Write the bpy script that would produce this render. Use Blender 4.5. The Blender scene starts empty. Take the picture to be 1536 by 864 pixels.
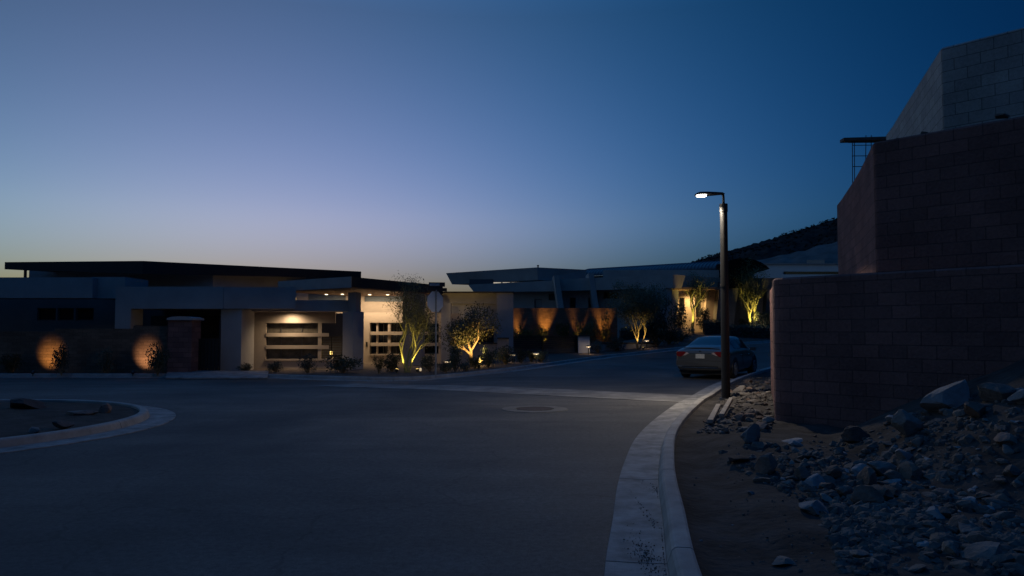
import bpy, bmesh, math, random
from mathutils import Vector, Matrix, noise
R = math.radians
sc = bpy.context.scene
COL = sc.collection

# ------------------------------------------------------------------ camera
F, CX, EYE, TH = 1100.0, 768.0, 1.6, R(2.5)
cam = bpy.data.cameras.new('camera'); camo = bpy.data.objects.new('camera', cam); COL.objects.link(camo)
camo.location = (0, 0, EYE); camo.rotation_euler = (R(92.5), 0, 0)
cam.sensor_width = 36; cam.lens = 36 * F / 1536; cam.shift_y = 18 / 1536
cam.clip_start = .1; cam.clip_end = 3000
sc.camera = camo

def ray(px, py):
    x = (px - CX) / F; y = -(py - 450) / F
    dy = math.cos(TH) - y * math.sin(TH); dz = math.sin(TH) + y * math.cos(TH)
    return x / dy, dz / dy
def P(px, py, Y):
    kx, kz = ray(px, py); return Vector((kx * Y, Y, EYE + kz * Y))
def XY(px, Y):
    return Vector((ray(px, 498)[0] * Y, Y))
def zat(py, Y):
    return EYE + ray(CX, py)[1] * Y
class Plane:
    def __init__(s, pl, yl, pr, yr):
        s.a = XY(pl, yl); s.b = XY(pr, yr); d = (s.b - s.a).normalized(); s.d = d; s.n = Vector((-d.y, d.x))
    def xy(s, px):
        k = ray(px, 498)[0]
        # a + t d : x = k y
        t = (k * s.a.y - s.a.x) / (s.d.x - k * s.d.y)
        return s.a + s.d * t
    def c(s, px, py, off=0):
        p = s.xy(px); z = zat(py, p.y); p = p + s.n * off
        return Vector((p.x, p.y, z))
def FP(Y): return Plane(0, Y, 1536, Y)

# ------------------------------------------------------------------ mesh helpers
class MB:
    def __init__(s): s.v = []; s.f = []; s.uv = {}
    def add(s, vs, fs):
        o = len(s.v); s.v += [Vector(v) for v in vs]; s.f += [tuple(i + o for i in f) for f in fs]; return s
    def prism(s, poly, ext):
        n = len(poly); ext = Vector(ext)
        vs = [Vector(p) for p in poly] + [Vector(p) + ext for p in poly]
        fs = [tuple(range(n)), tuple(range(2 * n - 1, n - 1, -1))] + [(i, i + n, (i + 1) % n + n, (i + 1) % n) for i in range(n)]
        return s.add(vs, fs)
    def rect(s, pl, x0, x1, y0, y1, depth, off=0):
        p = [pl.c(x0, y0, off), pl.c(x1, y0, off), pl.c(x1, y1, off), pl.c(x0, y1, off)]
        return s.prism(p, (pl.n.x * depth, pl.n.y * depth, 0))
    def poly(s, pl, pts, depth, off=0):
        return s.prism([pl.c(x, y, off) for x, y in pts], (pl.n.x * depth, pl.n.y * depth, 0))
    def plan(s, pts, z0, z1):
        return s.prism([(p[0], p[1], z0) for p in pts], (0, 0, z1 - z0))
    def box(s, c, size, rot=None):
        x, y, z = [a / 2 for a in size]; c = Vector(c)
        vs = [Vector((i, j, k)) for k in (-z, z) for j in (-y, y) for i in (-x, x)]
        if rot is not None: vs = [rot @ v for v in vs]
        return s.add([v + c for v in vs], [(0, 2, 3, 1), (4, 5, 7, 6), (0, 1, 5, 4), (2, 6, 7, 3), (0, 4, 6, 2), (1, 3, 7, 5)])
    def tube(s, pts, rad, n=8, cap=True):
        pts = [Vector(p) for p in pts]; m = len(pts); o = len(s.v)
        if not isinstance(rad, (list, tuple)): rad = [rad] * m
        up = Vector((0, 0, 1)); d0 = (pts[-1] - pts[0]).normalized()
        if abs(d0.z) > .8: up = Vector((1, 0, 0))
        for i in range(m):
            d = (pts[min(i + 1, m - 1)] - pts[max(i - 1, 0)]).normalized()
            a = d.cross(up)
            if a.length < 1e-4: a = d.cross(Vector((0, 1, 0)))
            a.normalize(); b = d.cross(a)
            for k in range(n):
                t = 2 * math.pi * k / n
                s.v.append(pts[i] + (a * math.cos(t) + b * math.sin(t)) * rad[i])
        for i in range(m - 1):
            for k in range(n):
                s.f.append((o + i * n + k, o + (i + 1) * n + k, o + (i + 1) * n + (k + 1) % n, o + i * n + (k + 1) % n))
        if cap:
            s.f.append(tuple(o + k for k in range(n))); s.f.append(tuple(o + (m - 1) * n + k for k in reversed(range(n))))
        return s
    def lathe(s, c, prof, n=16):
        c = Vector(c); o = len(s.v); m = len(prof)
        for r, z in prof:
            for k in range(n):
                t = 2 * math.pi * k / n
                s.v.append(c + Vector((r * math.cos(t), r * math.sin(t), z)))
        for i in range(m - 1):
            for k in range(n):
                s.f.append((o + i * n + k, o + i * n + (k + 1) % n, o + (i + 1) * n + (k + 1) % n, o + (i + 1) * n + k))
        s.f.append(tuple(o + k for k in reversed(range(n)))); s.f.append(tuple(o + (m - 1) * n + k for k in range(n)))
        return s
    def build(s, name, mat, parent=None, smooth=False, bevel=0, local=False, fix=True):
        org = Vector((0, 0, 0))
        if parent is not None and not local:
            q = parent
            while q is not None: org = org + q.location; q = q.parent
        elif parent is None and not local and s.v:
            xs = [v.x for v in s.v]; ys = [v.y for v in s.v]; zs = [v.z for v in s.v]
            org = Vector(((min(xs) + max(xs)) / 2, (min(ys) + max(ys)) / 2, min(zs)))
        me = bpy.data.meshes.new(name)
        me.from_pydata([tuple(v - org) for v in s.v], [], s.f)
        if s.uv:
            lay = me.uv_layers.new(name='UVMap')
            for l in me.loops: lay.data[l.index].uv = s.uv[l.vertex_index]
        if fix and len(s.f) < 60000:
            bm = bmesh.new(); bm.from_mesh(me); bmesh.ops.recalc_face_normals(bm, faces=bm.faces); bm.to_mesh(me); bm.free()
        if smooth:
            for p in me.polygons: p.use_smooth = True
        me.materials.append(mat)
        o = bpy.data.objects.new(name, me); COL.objects.link(o)
        if parent is not None: o.parent = parent
        else: o.location = org
        if bevel:
            b = o.modifiers.new('bevel', 'BEVEL'); b.width = bevel; b.segments = 2; b.limit_method = 'ANGLE'
        return o
def tag(o, label=None, cat=None, group=None, kind=None):
    if label: o['label'] = label
    if cat: o['category'] = cat
    if group: o['group'] = group
    if kind: o['kind'] = kind
    return o
def thing(name, loc, label, cat, group=None, rz=0):
    o = bpy.data.objects.new(name, None); COL.objects.link(o); o.location = loc; o.rotation_euler = (0, 0, rz)
    o.empty_display_size = .2
    return tag(o, label, cat, group)
def struct(o): o['kind'] = 'structure'; return o

# ------------------------------------------------------------------ materials
def mat(name, col, rough=.8, var=.25, scale=1.5, bump=.3, bscale=40, metal=0, col2=None, emit=0, ecol=None, spec=.5, rand=0, coat=0):
    m = bpy.data.materials.new(name); m.use_nodes = True; nt = m.node_tree; N = nt.nodes; L = nt.links
    b = N['Principled BSDF']; b.inputs['Roughness'].default_value = rough; b.inputs['Metallic'].default_value = metal
    b.inputs['Specular IOR Level'].default_value = spec
    if coat: b.inputs['Coat Weight'].default_value = coat; b.inputs['Coat Roughness'].default_value = .08
    g = N.new('ShaderNodeNewGeometry')
    n1 = N.new('ShaderNodeTexNoise'); n1.inputs['Scale'].default_value = scale; n1.inputs['Detail'].default_value = 6; n1.inputs['Roughness'].default_value = .65
    L.new(g.outputs['Position'], n1.inputs['Vector'])
    rp = N.new('ShaderNodeValToRGB'); rp.color_ramp.elements[0].position = .32; rp.color_ramp.elements[1].position = .68
    lo = [c * (1 - var) for c in col]; hi = [min(1, c * (1 + var)) for c in (col2 or col)]
    rp.color_ramp.elements[0].color = (*lo, 1); rp.color_ramp.elements[1].color = (*hi, 1)
    L.new(n1.outputs[0], rp.inputs[0])
    out = rp.outputs[0]
    if rand:
        oi = N.new('ShaderNodeObjectInfo'); hs = N.new('ShaderNodeHueSaturation')
        mr = N.new('ShaderNodeMapRange'); mr.inputs[3].default_value = 1 - rand; mr.inputs[4].default_value = 1 + rand
        L.new(oi.outputs['Random'], mr.inputs[0]); L.new(mr.outputs[0], hs.inputs['Value']); L.new(out, hs.inputs['Color']); out = hs.outputs[0]
    L.new(out, b.inputs['Base Color'])
    if bump:
        n2 = N.new('ShaderNodeTexNoise'); n2.inputs['Scale'].default_value = bscale; n2.inputs['Detail'].default_value = 4
        L.new(g.outputs['Position'], n2.inputs['Vector'])
        bp = N.new('ShaderNodeBump'); bp.inputs['Strength'].default_value = bump; bp.inputs['Distance'].default_value = .02
        L.new(n2.outputs[0], bp.inputs['Height']); L.new(bp.outputs[0], b.inputs['Normal'])
    if emit:
        b.inputs['Emission Color'].default_value = (*(ecol or col), 1); b.inputs['Emission Strength'].default_value = emit
    return m
def block_mat(name, c1, c2, mort, bump=1.0, rowh=.2, bw=.4):
    m = bpy.data.materials.new(name); m.use_nodes = True; nt = m.node_tree; N = nt.nodes; L = nt.links
    b = N['Principled BSDF']; b.inputs['Roughness'].default_value = .95; b.inputs['Specular IOR Level'].default_value = .2
    uv = N.new('ShaderNodeTexCoord'); g = N.new('ShaderNodeNewGeometry')
    br = N.new('ShaderNodeTexBrick'); br.inputs['Scale'].default_value = 1; br.inputs['Mortar Size'].default_value = .007
    br.inputs['Brick Width'].default_value = bw; br.inputs['Row Height'].default_value = rowh; br.inputs['Mortar Smooth'].default_value = .3
    br.inputs['Color1'].default_value = (*c1, 1); br.inputs['Color2'].default_value = (*c2, 1); br.inputs['Mortar'].default_value = (*mort, 1)
    L.new(uv.outputs['UV'], br.inputs['Vector'])
    n1 = N.new('ShaderNodeTexNoise'); n1.inputs['Scale'].default_value = 22; n1.inputs['Detail'].default_value = 8; n1.inputs['Roughness'].default_value = .7
    n3 = N.new('ShaderNodeTexNoise'); n3.inputs['Scale'].default_value = 1.1; n3.inputs['Detail'].default_value = 5
    for n in (n1, n3): L.new(g.outputs['Position'], n.inputs['Vector'])
    mx = N.new('ShaderNodeMix'); mx.data_type = 'RGBA'; mx.blend_type = 'MULTIPLY'; mx.inputs[0].default_value = 1
    mr = N.new('ShaderNodeMapRange'); mr.inputs[1].default_value = .3; mr.inputs[2].default_value = .7; mr.inputs[3].default_value = .62; mr.inputs[4].default_value = 1.3
    av = N.new('ShaderNodeMath'); av.operation = 'ADD'; L.new(n1.outputs[0], av.inputs[0]); L.new(n3.outputs[0], av.inputs[1])
    hf = N.new('ShaderNodeMath'); hf.operation = 'MULTIPLY'; hf.inputs[1].default_value = .5; L.new(av.outputs[0], hf.inputs[0])
    L.new(hf.outputs[0], mr.inputs[0]); L.new(br.outputs['Color'], mx.inputs[6]); L.new(mr.outputs[0], mx.inputs[7]); L.new(mx.outputs[2], b.inputs['Base Color'])
    hm = N.new('ShaderNodeMath'); hm.operation = 'MULTIPLY_ADD'; hm.inputs[1].default_value = -1.0
    L.new(br.outputs['Fac'], hm.inputs[0]); L.new(n1.outputs[0], hm.inputs[2])
    bp = N.new('ShaderNodeBump'); bp.inputs['Strength'].default_value = bump; bp.inputs['Distance'].default_value = .025
    L.new(hm.outputs[0], bp.inputs['Height']); L.new(bp.outputs[0], b.inputs['Normal'])
    return m

M_stucco = mat('tan_stucco', (.40, .33, .27), .9, .10, 1.2, .25, 90)
M_grey_stucco = mat('grey_stucco', (.38, .36, .34), .9, .12, 1.0, .25, 90)
M_garage_stucco = mat('pale_grey_stucco', (.37, .35, .335), .9, .10, .9, .25, 90)
M_dark_wall = mat('wall_shade_in_colour', (.12, .115, .11), .9, .12, 1, .2, 80)  # shade of recesses, porches and turned-away columns put into a darker wall colour
M_roof_dark = mat('dark_bronze_metal', (.030, .024, .021), .55, .15, 2, .05, 40)
M_porch = mat('black_porch_roof', (.012, .011, .011), .95, .1, 2, 0, spec=.05)
M_fascia = mat('grey_metal_panel', (.25, .25, .26), .45, .12, 2, .05, 30)
M_soffit = mat('brown_wood_soffit', (.22, .13, .08), .6, .25, 6, .1, 60)
M_glass = mat('dark_window_glass', (.012, .014, .018), .06, .1, 2, 0, spec=.6)
M_bluegl = mat('clerestory_glass', (.10, .12, .14), .5, .1, 2, 0, spec=.25)
M_curtain = mat('curtained_window', (.10, .09, .075), .25, .35, 3, 0, spec=.6)
M_frame = mat('window_frame_metal', (.05, .05, .05), .5, .1, 3, 0)
M_black = mat('black_metal', (.012, .012, .013), .5, .2, 3, .05)
M_gate = mat('gate_metal', (.018, .016, .015), .6, .2, 3, .05)
M_pole = mat('dark_bronze_pole', (.011, .011, .012), .5, .2, 4, .05, 60)
M_signback = mat('bare_sign_aluminium', (.72, .74, .75), .5, .06, 3, .05)
M_signpost = mat('galvanised_post', (.28, .29, .30), .5, .2, 8, .1, metal=.4)
M_signred = mat('sign_red_face', (.45, .02, .02), .4, .05, 3, 0)
M_blade = mat('street_blade_brown', (.055, .04, .035), .5, .15, 5, 0)
M_bladel = mat('street_blade_pale', (.50, .44, .41), .5, .25, 16, 0)
M_concrete = mat('kerb_concrete', (.29, .275, .255), .9, .28, 2.3, .35, 120)
M_valley = mat('worn_valley_concrete', (.20, .19, .175), .9, .45, 1.3, .4, 120)
M_gutter = mat('gutter_concrete', (.25, .24, .225), .9, .42, 3.2, .4, 120)
M_dirt = mat('dry_dirt', (.052, .047, .044), 1, .5, 2.2, .9, 14, spec=.1)
M_yard = mat('decomposed_granite', (.11, .088, .075), 1, .35, 5, .9, 30, spec=.1)
M_soil = mat('planter_soil', (.07, .058, .05), 1, .35, 3, .9, 20, spec=.1)
M_rock = mat('broken_rock', (.145, .13, .12), .95, .35, 4, .7, 26, rand=.35, spec=.2)
M_rock_pale = mat('pale_rock', (.21, .21, .215), .9, .22, 5, .5, 26, rand=.2, spec=.25)
M_rock_red = mat('reddish_rock', (.16, .115, .095), .95, .3, 4, .6, 26, rand=.3, spec=.2)
M_rock_dark = mat('dark_rock', (.06, .05, .048), .95, .3, 4, .6, 26, spec=.2)
M_slab = mat('broken_concrete', (.27, .24, .21), .9, .2, 5, .4, 60)
M_bark = mat('palo_verde_bark', (.30, .28, .11), .8, .25, 9, .3, 40)
M_bark2 = mat('brown_bark', (.22, .15, .085), .85, .3, 9, .5, 40)
M_leafA = mat('feathery_leaf', (.125, .118, .055), .7, .35, 7, 0, rand=.15)
M_leafB = mat('broad_leaf', (.11, .10, .036), .6, .4, 7, 0, rand=.15)
M_leafC = mat('shrub_leaf', (.045, .058, .030), .7, .4, 9, 0, rand=.3)
M_leafD = mat('wall_vine_leaf', (.09, .11, .030), .6, .35, 9, 0, rand=.2)
M_hill = mat('scrub_hill', (.040, .036, .033), 1, .5, .12, .5, .6, spec=0)
M_scrub = mat('dark_hill_scrub', (.014, .016, .012), 1, .4, 1, 0, spec=0)
M_hillpale = mat('graded_slope', (.16, .145, .135), 1, .25, .15, .4, .6, spec=0)
M_white = mat('pale_render', (.62, .62, .62), .9, .06, .5, .1, 20)
M_seam = mat('standing_seam_metal', (.07, .085, .10), .38, .15, 1.5, .05, 30, metal=.5)
M_wood = mat('scaffold_plank', (.10, .08, .065), .9, .3, 6, .3, 40)
M_rebar = mat('rusty_rebar', (.05, .036, .03), .9, .3, 10, .2, 60)
M_redwall = block_mat('red_split_face_block', (.235, .130, .118), (.165, .096, .090), (.115, .075, .070))
M_greywall = block_mat('grey_concrete_block', (.36, .365, .35), (.29, .295, .29), (.14, .14, .14), .4)
M_gardenwall = block_mat('garden_wall_stone', (.22, .145, .10), (.15, .10, .07), (.10, .07, .055), .5, .12, .35)
def emit_mat(name, col, s):
    return mat(name, col, .5, 0, 1, 0, emit=s, ecol=col)
M_led = emit_mat('led_lens', (1, .93, .80), 4.0)
M_bulb = emit_mat('warm_bulb', (1, .80, .48), .9)
M_yel = emit_mat('amber_lens', (1, .66, .18), .5)
M_litwin = emit_mat('lit_window', (1, .88, .70), .055)
M_cap = emit_mat('path_light_diffuser', (1, .76, .46), .065)
M_asphalt = None
def asphalt():
    m = bpy.data.materials.new('worn_asphalt'); m.use_nodes = True; nt = m.node_tree; N = nt.nodes; L = nt.links
    b = N['Principled BSDF']; b.inputs['Specular IOR Level'].default_value = .35
    g = N.new('ShaderNodeNewGeometry')
    def nz(s, d, r=.6, dist=0):
        n = N.new('ShaderNodeTexNoise'); n.inputs['Scale'].default_value = s; n.inputs['Detail'].default_value = d; n.inputs['Roughness'].default_value = r
        n.inputs['Distortion'].default_value = dist; L.new(g.outputs['Position'], n.inputs['Vector']); return n.outputs[0]
    big = nz(.16, 5, .6, .6); mid = nz(1.3, 6, .7); fine = nz(95, 3, .8)
    r1 = N.new('ShaderNodeValToRGB'); e = r1.color_ramp.elements; e[0].position = .34; e[0].color = (.042, .043, .044, 1); e[1].position = .66; e[1].color = (.125, .115, .104, 1)
    L.new(big, r1.inputs[0])
    def mul(a, bsock, lo, hi, p0=.3, p1=.7):
        mr = N.new('ShaderNodeMapRange'); mr.inputs[1].default_value = p0; mr.inputs[2].default_value = p1; mr.inputs[3].default_value = lo; mr.inputs[4].default_value = hi
        L.new(bsock, mr.inputs[0])
        mx = N.new('ShaderNodeMix'); mx.data_type = 'RGBA'; mx.blend_type = 'MULTIPLY'; mx.inputs[0].default_value = 1
        L.new(a, mx.inputs[6]); L.new(mr.outputs[0], mx.inputs[7]); return mx.outputs[2]
    c = mul(r1.outputs[0], mid, .78, 1.22); c = mul(c, fine, .60, 1.42)
    # dark tyre-worn sealing streaks curving with the cul-de-sac
    mp = N.new('ShaderNodeMapping'); mp.inputs['Rotation'].default_value = (0, 0, R(-38)); mp.inputs['Scale'].default_value = (.12, .9, 1)
    L.new(g.outputs['Position'], mp.inputs['Vector'])
    st = N.new('ShaderNodeTexNoise'); st.inputs['Scale'].default_value = 1.2; st.inputs['Detail'].default_value = 4; st.inputs['Distortion'].default_value = .5
    L.new(mp.outputs[0], st.inputs['Vector']); c = mul(c, st.outputs[0], .80, 1.15)
    grain = nz(17, 4, .85); c = mul(c, grain, .72, 1.30, .36, .64)
    vo = N.new('ShaderNodeTexVoronoi'); vo.feature = 'DISTANCE_TO_EDGE'; vo.inputs['Scale'].default_value = .23; vo.inputs['Randomness'].default_value = 1
    wn = N.new('ShaderNodeTexNoise'); wn.inputs['Scale'].default_value = .9; wn.inputs['Detail'].default_value = 7; L.new(g.outputs['Position'], wn.inputs['Vector'])
    wa = N.new('ShaderNodeVectorMath'); wa.operation = 'SCALE'; wa.inputs['Scale'].default_value = 1.5; L.new(wn.outputs['Color'], wa.inputs[0])
    wd = N.new('ShaderNodeVectorMath'); wd.operation = 'ADD'; L.new(g.outputs['Position'], wd.inputs[0]); L.new(wa.outputs[0], wd.inputs[1]); L.new(wd.outputs[0], vo.inputs['Vector'])
    c = mul(c, vo.outputs['Distance'], .78, 1, .0015, .006)
    L.new(c, b.inputs['Base Color'])
    rr = N.new('ShaderNodeMapRange'); rr.inputs[3].default_value = .72; rr.inputs[4].default_value = .95; L.new(mid, rr.inputs[0]); L.new(rr.outputs[0], b.inputs['Roughness'])
    bp = N.new('ShaderNodeBump'); bp.inputs['Strength'].default_value = .5; bp.inputs['Distance'].default_value = .01; L.new(fine, bp.inputs['Height']); L.new(bp.outputs[0], b.inputs['Normal'])
    return m
M_asphalt = asphalt()

# ------------------------------------------------------------------ world
def world():
    w = bpy.data.worlds.new('World'); sc.world = w; w.use_nodes = True
    nt = w.node_tree; N = nt.nodes; L = nt.links; bg = N['Background']
    s = N.new('ShaderNodeTexSky'); s.sky_type = 'NISHITA'; s.sun_disc = False
    s.sun_elevation = R(-3); s.sun_rotation = R(-50)
    tc = N.new('ShaderNodeTexCoord'); sp = N.new('ShaderNodeSeparateXYZ'); L.new(tc.outputs['Generated'], sp.inputs[0])
    def clamp(o, a, b_):
        c = N.new('ShaderNodeClamp'); c.inputs[1].default_value = a; c.inputs[2].default_value = b_; L.new(o, c.inputs[0]); return c.outputs[0]
    x = clamp(sp.outputs[0], -.6, .6); z = clamp(sp.outputs[2], 0, .40)
    def mm(a, b_):
        n = N.new('ShaderNodeMath'); n.operation = 'MULTIPLY'; L.new(a, n.inputs[0]); L.new(b_, n.inputs[1]); return n.outputs[0]
    # twilight grade: exp(c0 + c1 x + c2 x^2 + c3 z + c4 z^2 + c5 x z) per channel
    C = [[0.5469, 0.6302, 1.3835], [-2.2589, -0.9429, -0.2242], [-5.4695, -2.4403, -1.8711], [-2.9692, -1.0363, -1.4438], [-0.4385, -0.1729, -0.1683], [-2.4168, 0.395, 0.0849], [-1.093, -0.7101, -0.4178], [-0.9551, -0.4237, -0.249]]
    hs_ = N.new('ShaderNodeMapRange'); hs_.interpolation_type = 'SMOOTHSTEP'; L.new(sp.outputs[2], hs_.inputs[0])
    for i_, v_ in enumerate((.02, .16, 1, 0)): hs_.inputs[i_ + 1].default_value = v_
    h = hs_.outputs[0]
    acc = None
    for c, o in zip(C, (None, x, mm(x, x), z, mm(z, z), mm(x, z), h, mm(h, x))):
        v = N.new('ShaderNodeVectorMath'); v.operation = 'SCALE'; v.inputs[0].default_value = c
        if o is None: v.inputs['Scale'].default_value = 1
        else: L.new(o, v.inputs['Scale'])
        if acc is None: acc = v.outputs[0]
        else:
            a = N.new('ShaderNodeVectorMath'); a.operation = 'ADD'; L.new(acc, a.inputs[0]); L.new(v.outputs[0], a.inputs[1]); acc = a.outputs[0]
    s3 = N.new('ShaderNodeSeparateXYZ'); L.new(acc, s3.inputs[0]); c3 = N.new('ShaderNodeCombineXYZ')
    for i in range(3):
        e = N.new('ShaderNodeMath'); e.operation = 'EXPONENT'; L.new(s3.outputs[i], e.inputs[0]); L.new(e.outputs[0], c3.inputs[i])
    mul = N.new('ShaderNodeVectorMath'); mul.operation = 'MULTIPLY'; L.new(s.outputs[0], mul.inputs[0]); L.new(c3.outputs[0], mul.inputs[1])
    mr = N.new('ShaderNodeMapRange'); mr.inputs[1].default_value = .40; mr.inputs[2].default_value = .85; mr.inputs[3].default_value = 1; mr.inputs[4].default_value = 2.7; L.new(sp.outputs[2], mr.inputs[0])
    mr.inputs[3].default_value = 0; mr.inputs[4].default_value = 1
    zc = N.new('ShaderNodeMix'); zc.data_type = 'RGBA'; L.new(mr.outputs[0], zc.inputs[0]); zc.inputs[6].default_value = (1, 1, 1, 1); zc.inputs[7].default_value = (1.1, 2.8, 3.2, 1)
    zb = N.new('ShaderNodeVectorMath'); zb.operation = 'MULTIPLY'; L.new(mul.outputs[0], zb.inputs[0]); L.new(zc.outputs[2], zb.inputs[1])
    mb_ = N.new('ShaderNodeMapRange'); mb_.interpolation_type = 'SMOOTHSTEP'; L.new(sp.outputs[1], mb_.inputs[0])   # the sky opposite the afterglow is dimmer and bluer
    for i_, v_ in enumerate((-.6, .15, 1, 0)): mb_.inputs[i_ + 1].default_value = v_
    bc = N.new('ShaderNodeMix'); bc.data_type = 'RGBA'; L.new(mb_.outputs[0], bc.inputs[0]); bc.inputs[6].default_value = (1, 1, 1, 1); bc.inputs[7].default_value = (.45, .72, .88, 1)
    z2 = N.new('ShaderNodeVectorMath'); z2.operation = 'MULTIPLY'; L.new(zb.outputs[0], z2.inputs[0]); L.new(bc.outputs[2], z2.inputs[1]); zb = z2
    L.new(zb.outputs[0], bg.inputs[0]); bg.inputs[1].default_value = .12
world()
vs = sc.view_settings; vs.view_transform = 'Standard'; vs.look = 'None'; vs.gamma = 1; vs.exposure = 3.0; vs.use_curve_mapping = False
sc.cycles.use_denoising = True
sc.cycles.max_bounces = 6
sc.cycles.sample_clamp_indirect = 2
sl = bpy.data.lights.new('afterglow_sun', 'SUN'); sl.energy = .004; sl.angle = R(40); sl.color = (1, .80, .62)
so = bpy.data.objects.new('afterglow_sun', sl); COL.objects.link(so)
so.rotation_euler = Vector((.766, -.643, -.12)).to_track_quat('-Z', 'Y').to_euler()

def lamp(kind, loc, power, col, to=None, cone=60, blend=.8, r=.03, name='lamp', parent=None):
    l = bpy.data.lights.new(name, kind); l.energy = power; l.color = col; l.shadow_soft_size = r
    if kind == 'SPOT': l.spot_size = R(cone); l.spot_blend = blend
    o = bpy.data.objects.new(name, l); COL.objects.link(o); o.location = loc
    if to is not None: o.rotation_euler = (Vector(to) - Vector(loc)).to_track_quat('-Z', 'Y').to_euler()
    if parent is not None:
        o.parent = parent; o.location = Vector(loc) - parent.location
    return o
AMB = (1, .66, .24); WARM = (1, .74, .46); YEL = (1, .74, .20); NEU = (1, .86, .66)

# ------------------------------------------------------------------ ground heights
def sst(a, b, x):
    t = max(0, min(1, (x - a) / (b - a))); return t * t * (3 - 2 * t)
def interp(tab, x):
    if x <= tab[0][0]: return tab[0][1]
    for (a, b), (c, d) in zip(tab, tab[1:]):
        if x <= c: return b + (d - b) * (x - a) / (c - a)
    return tab[-1][1]
RISE = [(32, 0), (35, .04), (38, .12), (41, .24), (45, .54), (49, .76), (53, .88), (75, 1.5), (120, 1.6)]
def zr(x, y):
    return -.13 * sst(19, 26, y) * sst(.5, -4, x) + interp(RISE, x * .5 + y * .866)
nearK = [(.72, -3), (.74, 1), (.88, 3.5), (1.02, 4.81), (1.28, 6.29), (1.51, 7.62), (1.81, 9.07), (2.27, 11), (2.99, 13.3), (4.07, 16.3), (4.62, 17.6), (6.1, 21.3), (7.75, 24.9), (10.1, 29.5), (13, 34.5), (17, 39.5), (23, 45)]
def smooth_line(pts, step=.35):
    out = []
    for i in range(len(pts) - 1):
        p0 = Vector(pts[max(i - 1, 0)]); p1 = Vector(pts[i]); p2 = Vector(pts[i + 1]); p3 = Vector(pts[min(i + 2, len(pts) - 1)])
        n = max(2, int((p2 - p1).length / step))
        for k in range(n):
            t = k / n
            out.append(.5 * ((2 * p1) + (p2 - p0) * t + (2 * p0 - 5 * p1 + 4 * p2 - p3) * t * t + (3 * p1 - p0 - 3 * p2 + p3) * t ** 3))
    out.append(Vector(pts[-1])); return out
# far kerb: (px, Y) from left to right
farK = [(-700, 27.5), (-300, 28.2), (0, 28.3), (250, 28.2), (400, 27.9), (491, 26.8), (560, 26.2), (620, 26.3), (673, 27.3), (720, 28.6), (765, 30.4), (810, 34.0), (856, 38.1), (900, 41.2), (940, 43.2), (1017, 45.6), (1100, 48.2), (1155, 50.8), (1300, 58)]
farL = smooth_line([tuple(XY(a, b)) for a, b in farK], .6)

def grid_mesh(nx, ny, fn, name, m, skip=None):
    mb = MB()
    for j in range(ny):
        for i in range(nx): mb.v.append(Vector(fn(i, j)))
    for j in range(ny - 1):
        for i in range(nx - 1): mb.f.append((j * nx + i, j * nx + i + 1, (j + 1) * nx + i + 1, (j + 1) * nx + i))
    return mb.build(name, m, smooth=True, fix=False)
xs = [-70 + .7 * i for i in range(201)]; ys = [-14 + .7 * i for i in range(121)]
struct(grid_mesh(len(xs), len(ys), lambda i, j: (xs[i], ys[j], zr(xs[i], ys[j])), 'road', M_asphalt))
gx = [-1500, -600, -250, -120, -69.5, 69.5, 120, 250, 600, 1500]; gy = [-600, -200, -60, -13.8, 69, 110, 250, 600, 1500]
struct(grid_mesh(len(gx), len(gy), lambda i, j: (gx[i], gy[j], -.6), 'ground', M_yard))

def kerb(line, side, name, gutter=.45, seg=3.0, h=.13, dip=0):
    """line = foot of kerb face; side=+1 kerb to the right of travel"""
    mk, mg = MB(), MB()
    L = 0; runs = [[]]
    for i, p in enumerate(line):
        if i: L += (p - line[i - 1]).length
        runs[-1].append(i)
        if L > seg and i < len(line) - 2: runs.append([i]); L = 0
    def nrm(i):
        d = (line[min(i + 1, len(line) - 1)] - line[max(i - 1, 0)]).normalized()
        return Vector((d.y, -d.x)) * side
    for run in runs:
        if len(run) < 2: continue
        for mb, prof in ((mk, [(-.002, -.12), (0, .015), (.03, h - .025), (.05, h - .006), (.07, h), (.155, h), (.175, h - .012), (.18, -.2)]), (mg, [(-gutter, -.05), (-gutter, .012), (-gutter * .5, .010), (-.003, .014), (-.003, -.05)])):
            o = len(mb.v); n = len(prof)
            for q, i in enumerate(run):
                p = line[i].copy()
                t = (line[min(i + 1, len(line) - 1)] - line[max(i - 1, 0)]).normalized()
                if q == 0: p += t * .009
                if q == len(run) - 1: p -= t * .009
                nn = nrm(i)
                for a, z in prof:
                    v = p + nn * a; mb.v.append(Vector((v.x, v.y, zr(v.x, v.y) + z)))
            for q in range(len(run) - 1):
                for k in range(n - 1): mb.f.append((o + q * n + k, o + q * n + k + 1, o + (q + 1) * n + k + 1, o + (q + 1) * n + k))
            mb.f.append(tuple(o + k for k in range(n))); mb.f.append(tuple(o + (len(run) - 1) * n + k for k in reversed(range(n))))
    struct(mk.build(name, M_concrete)); struct(mg.build('gutter', M_gutter))
nearL = smooth_line(nearK, .3)
kerb(nearL, 1, 'kerb', .42, 2.6)
kerb(farL, -1, 'kerb', .45, 3.0)
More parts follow.
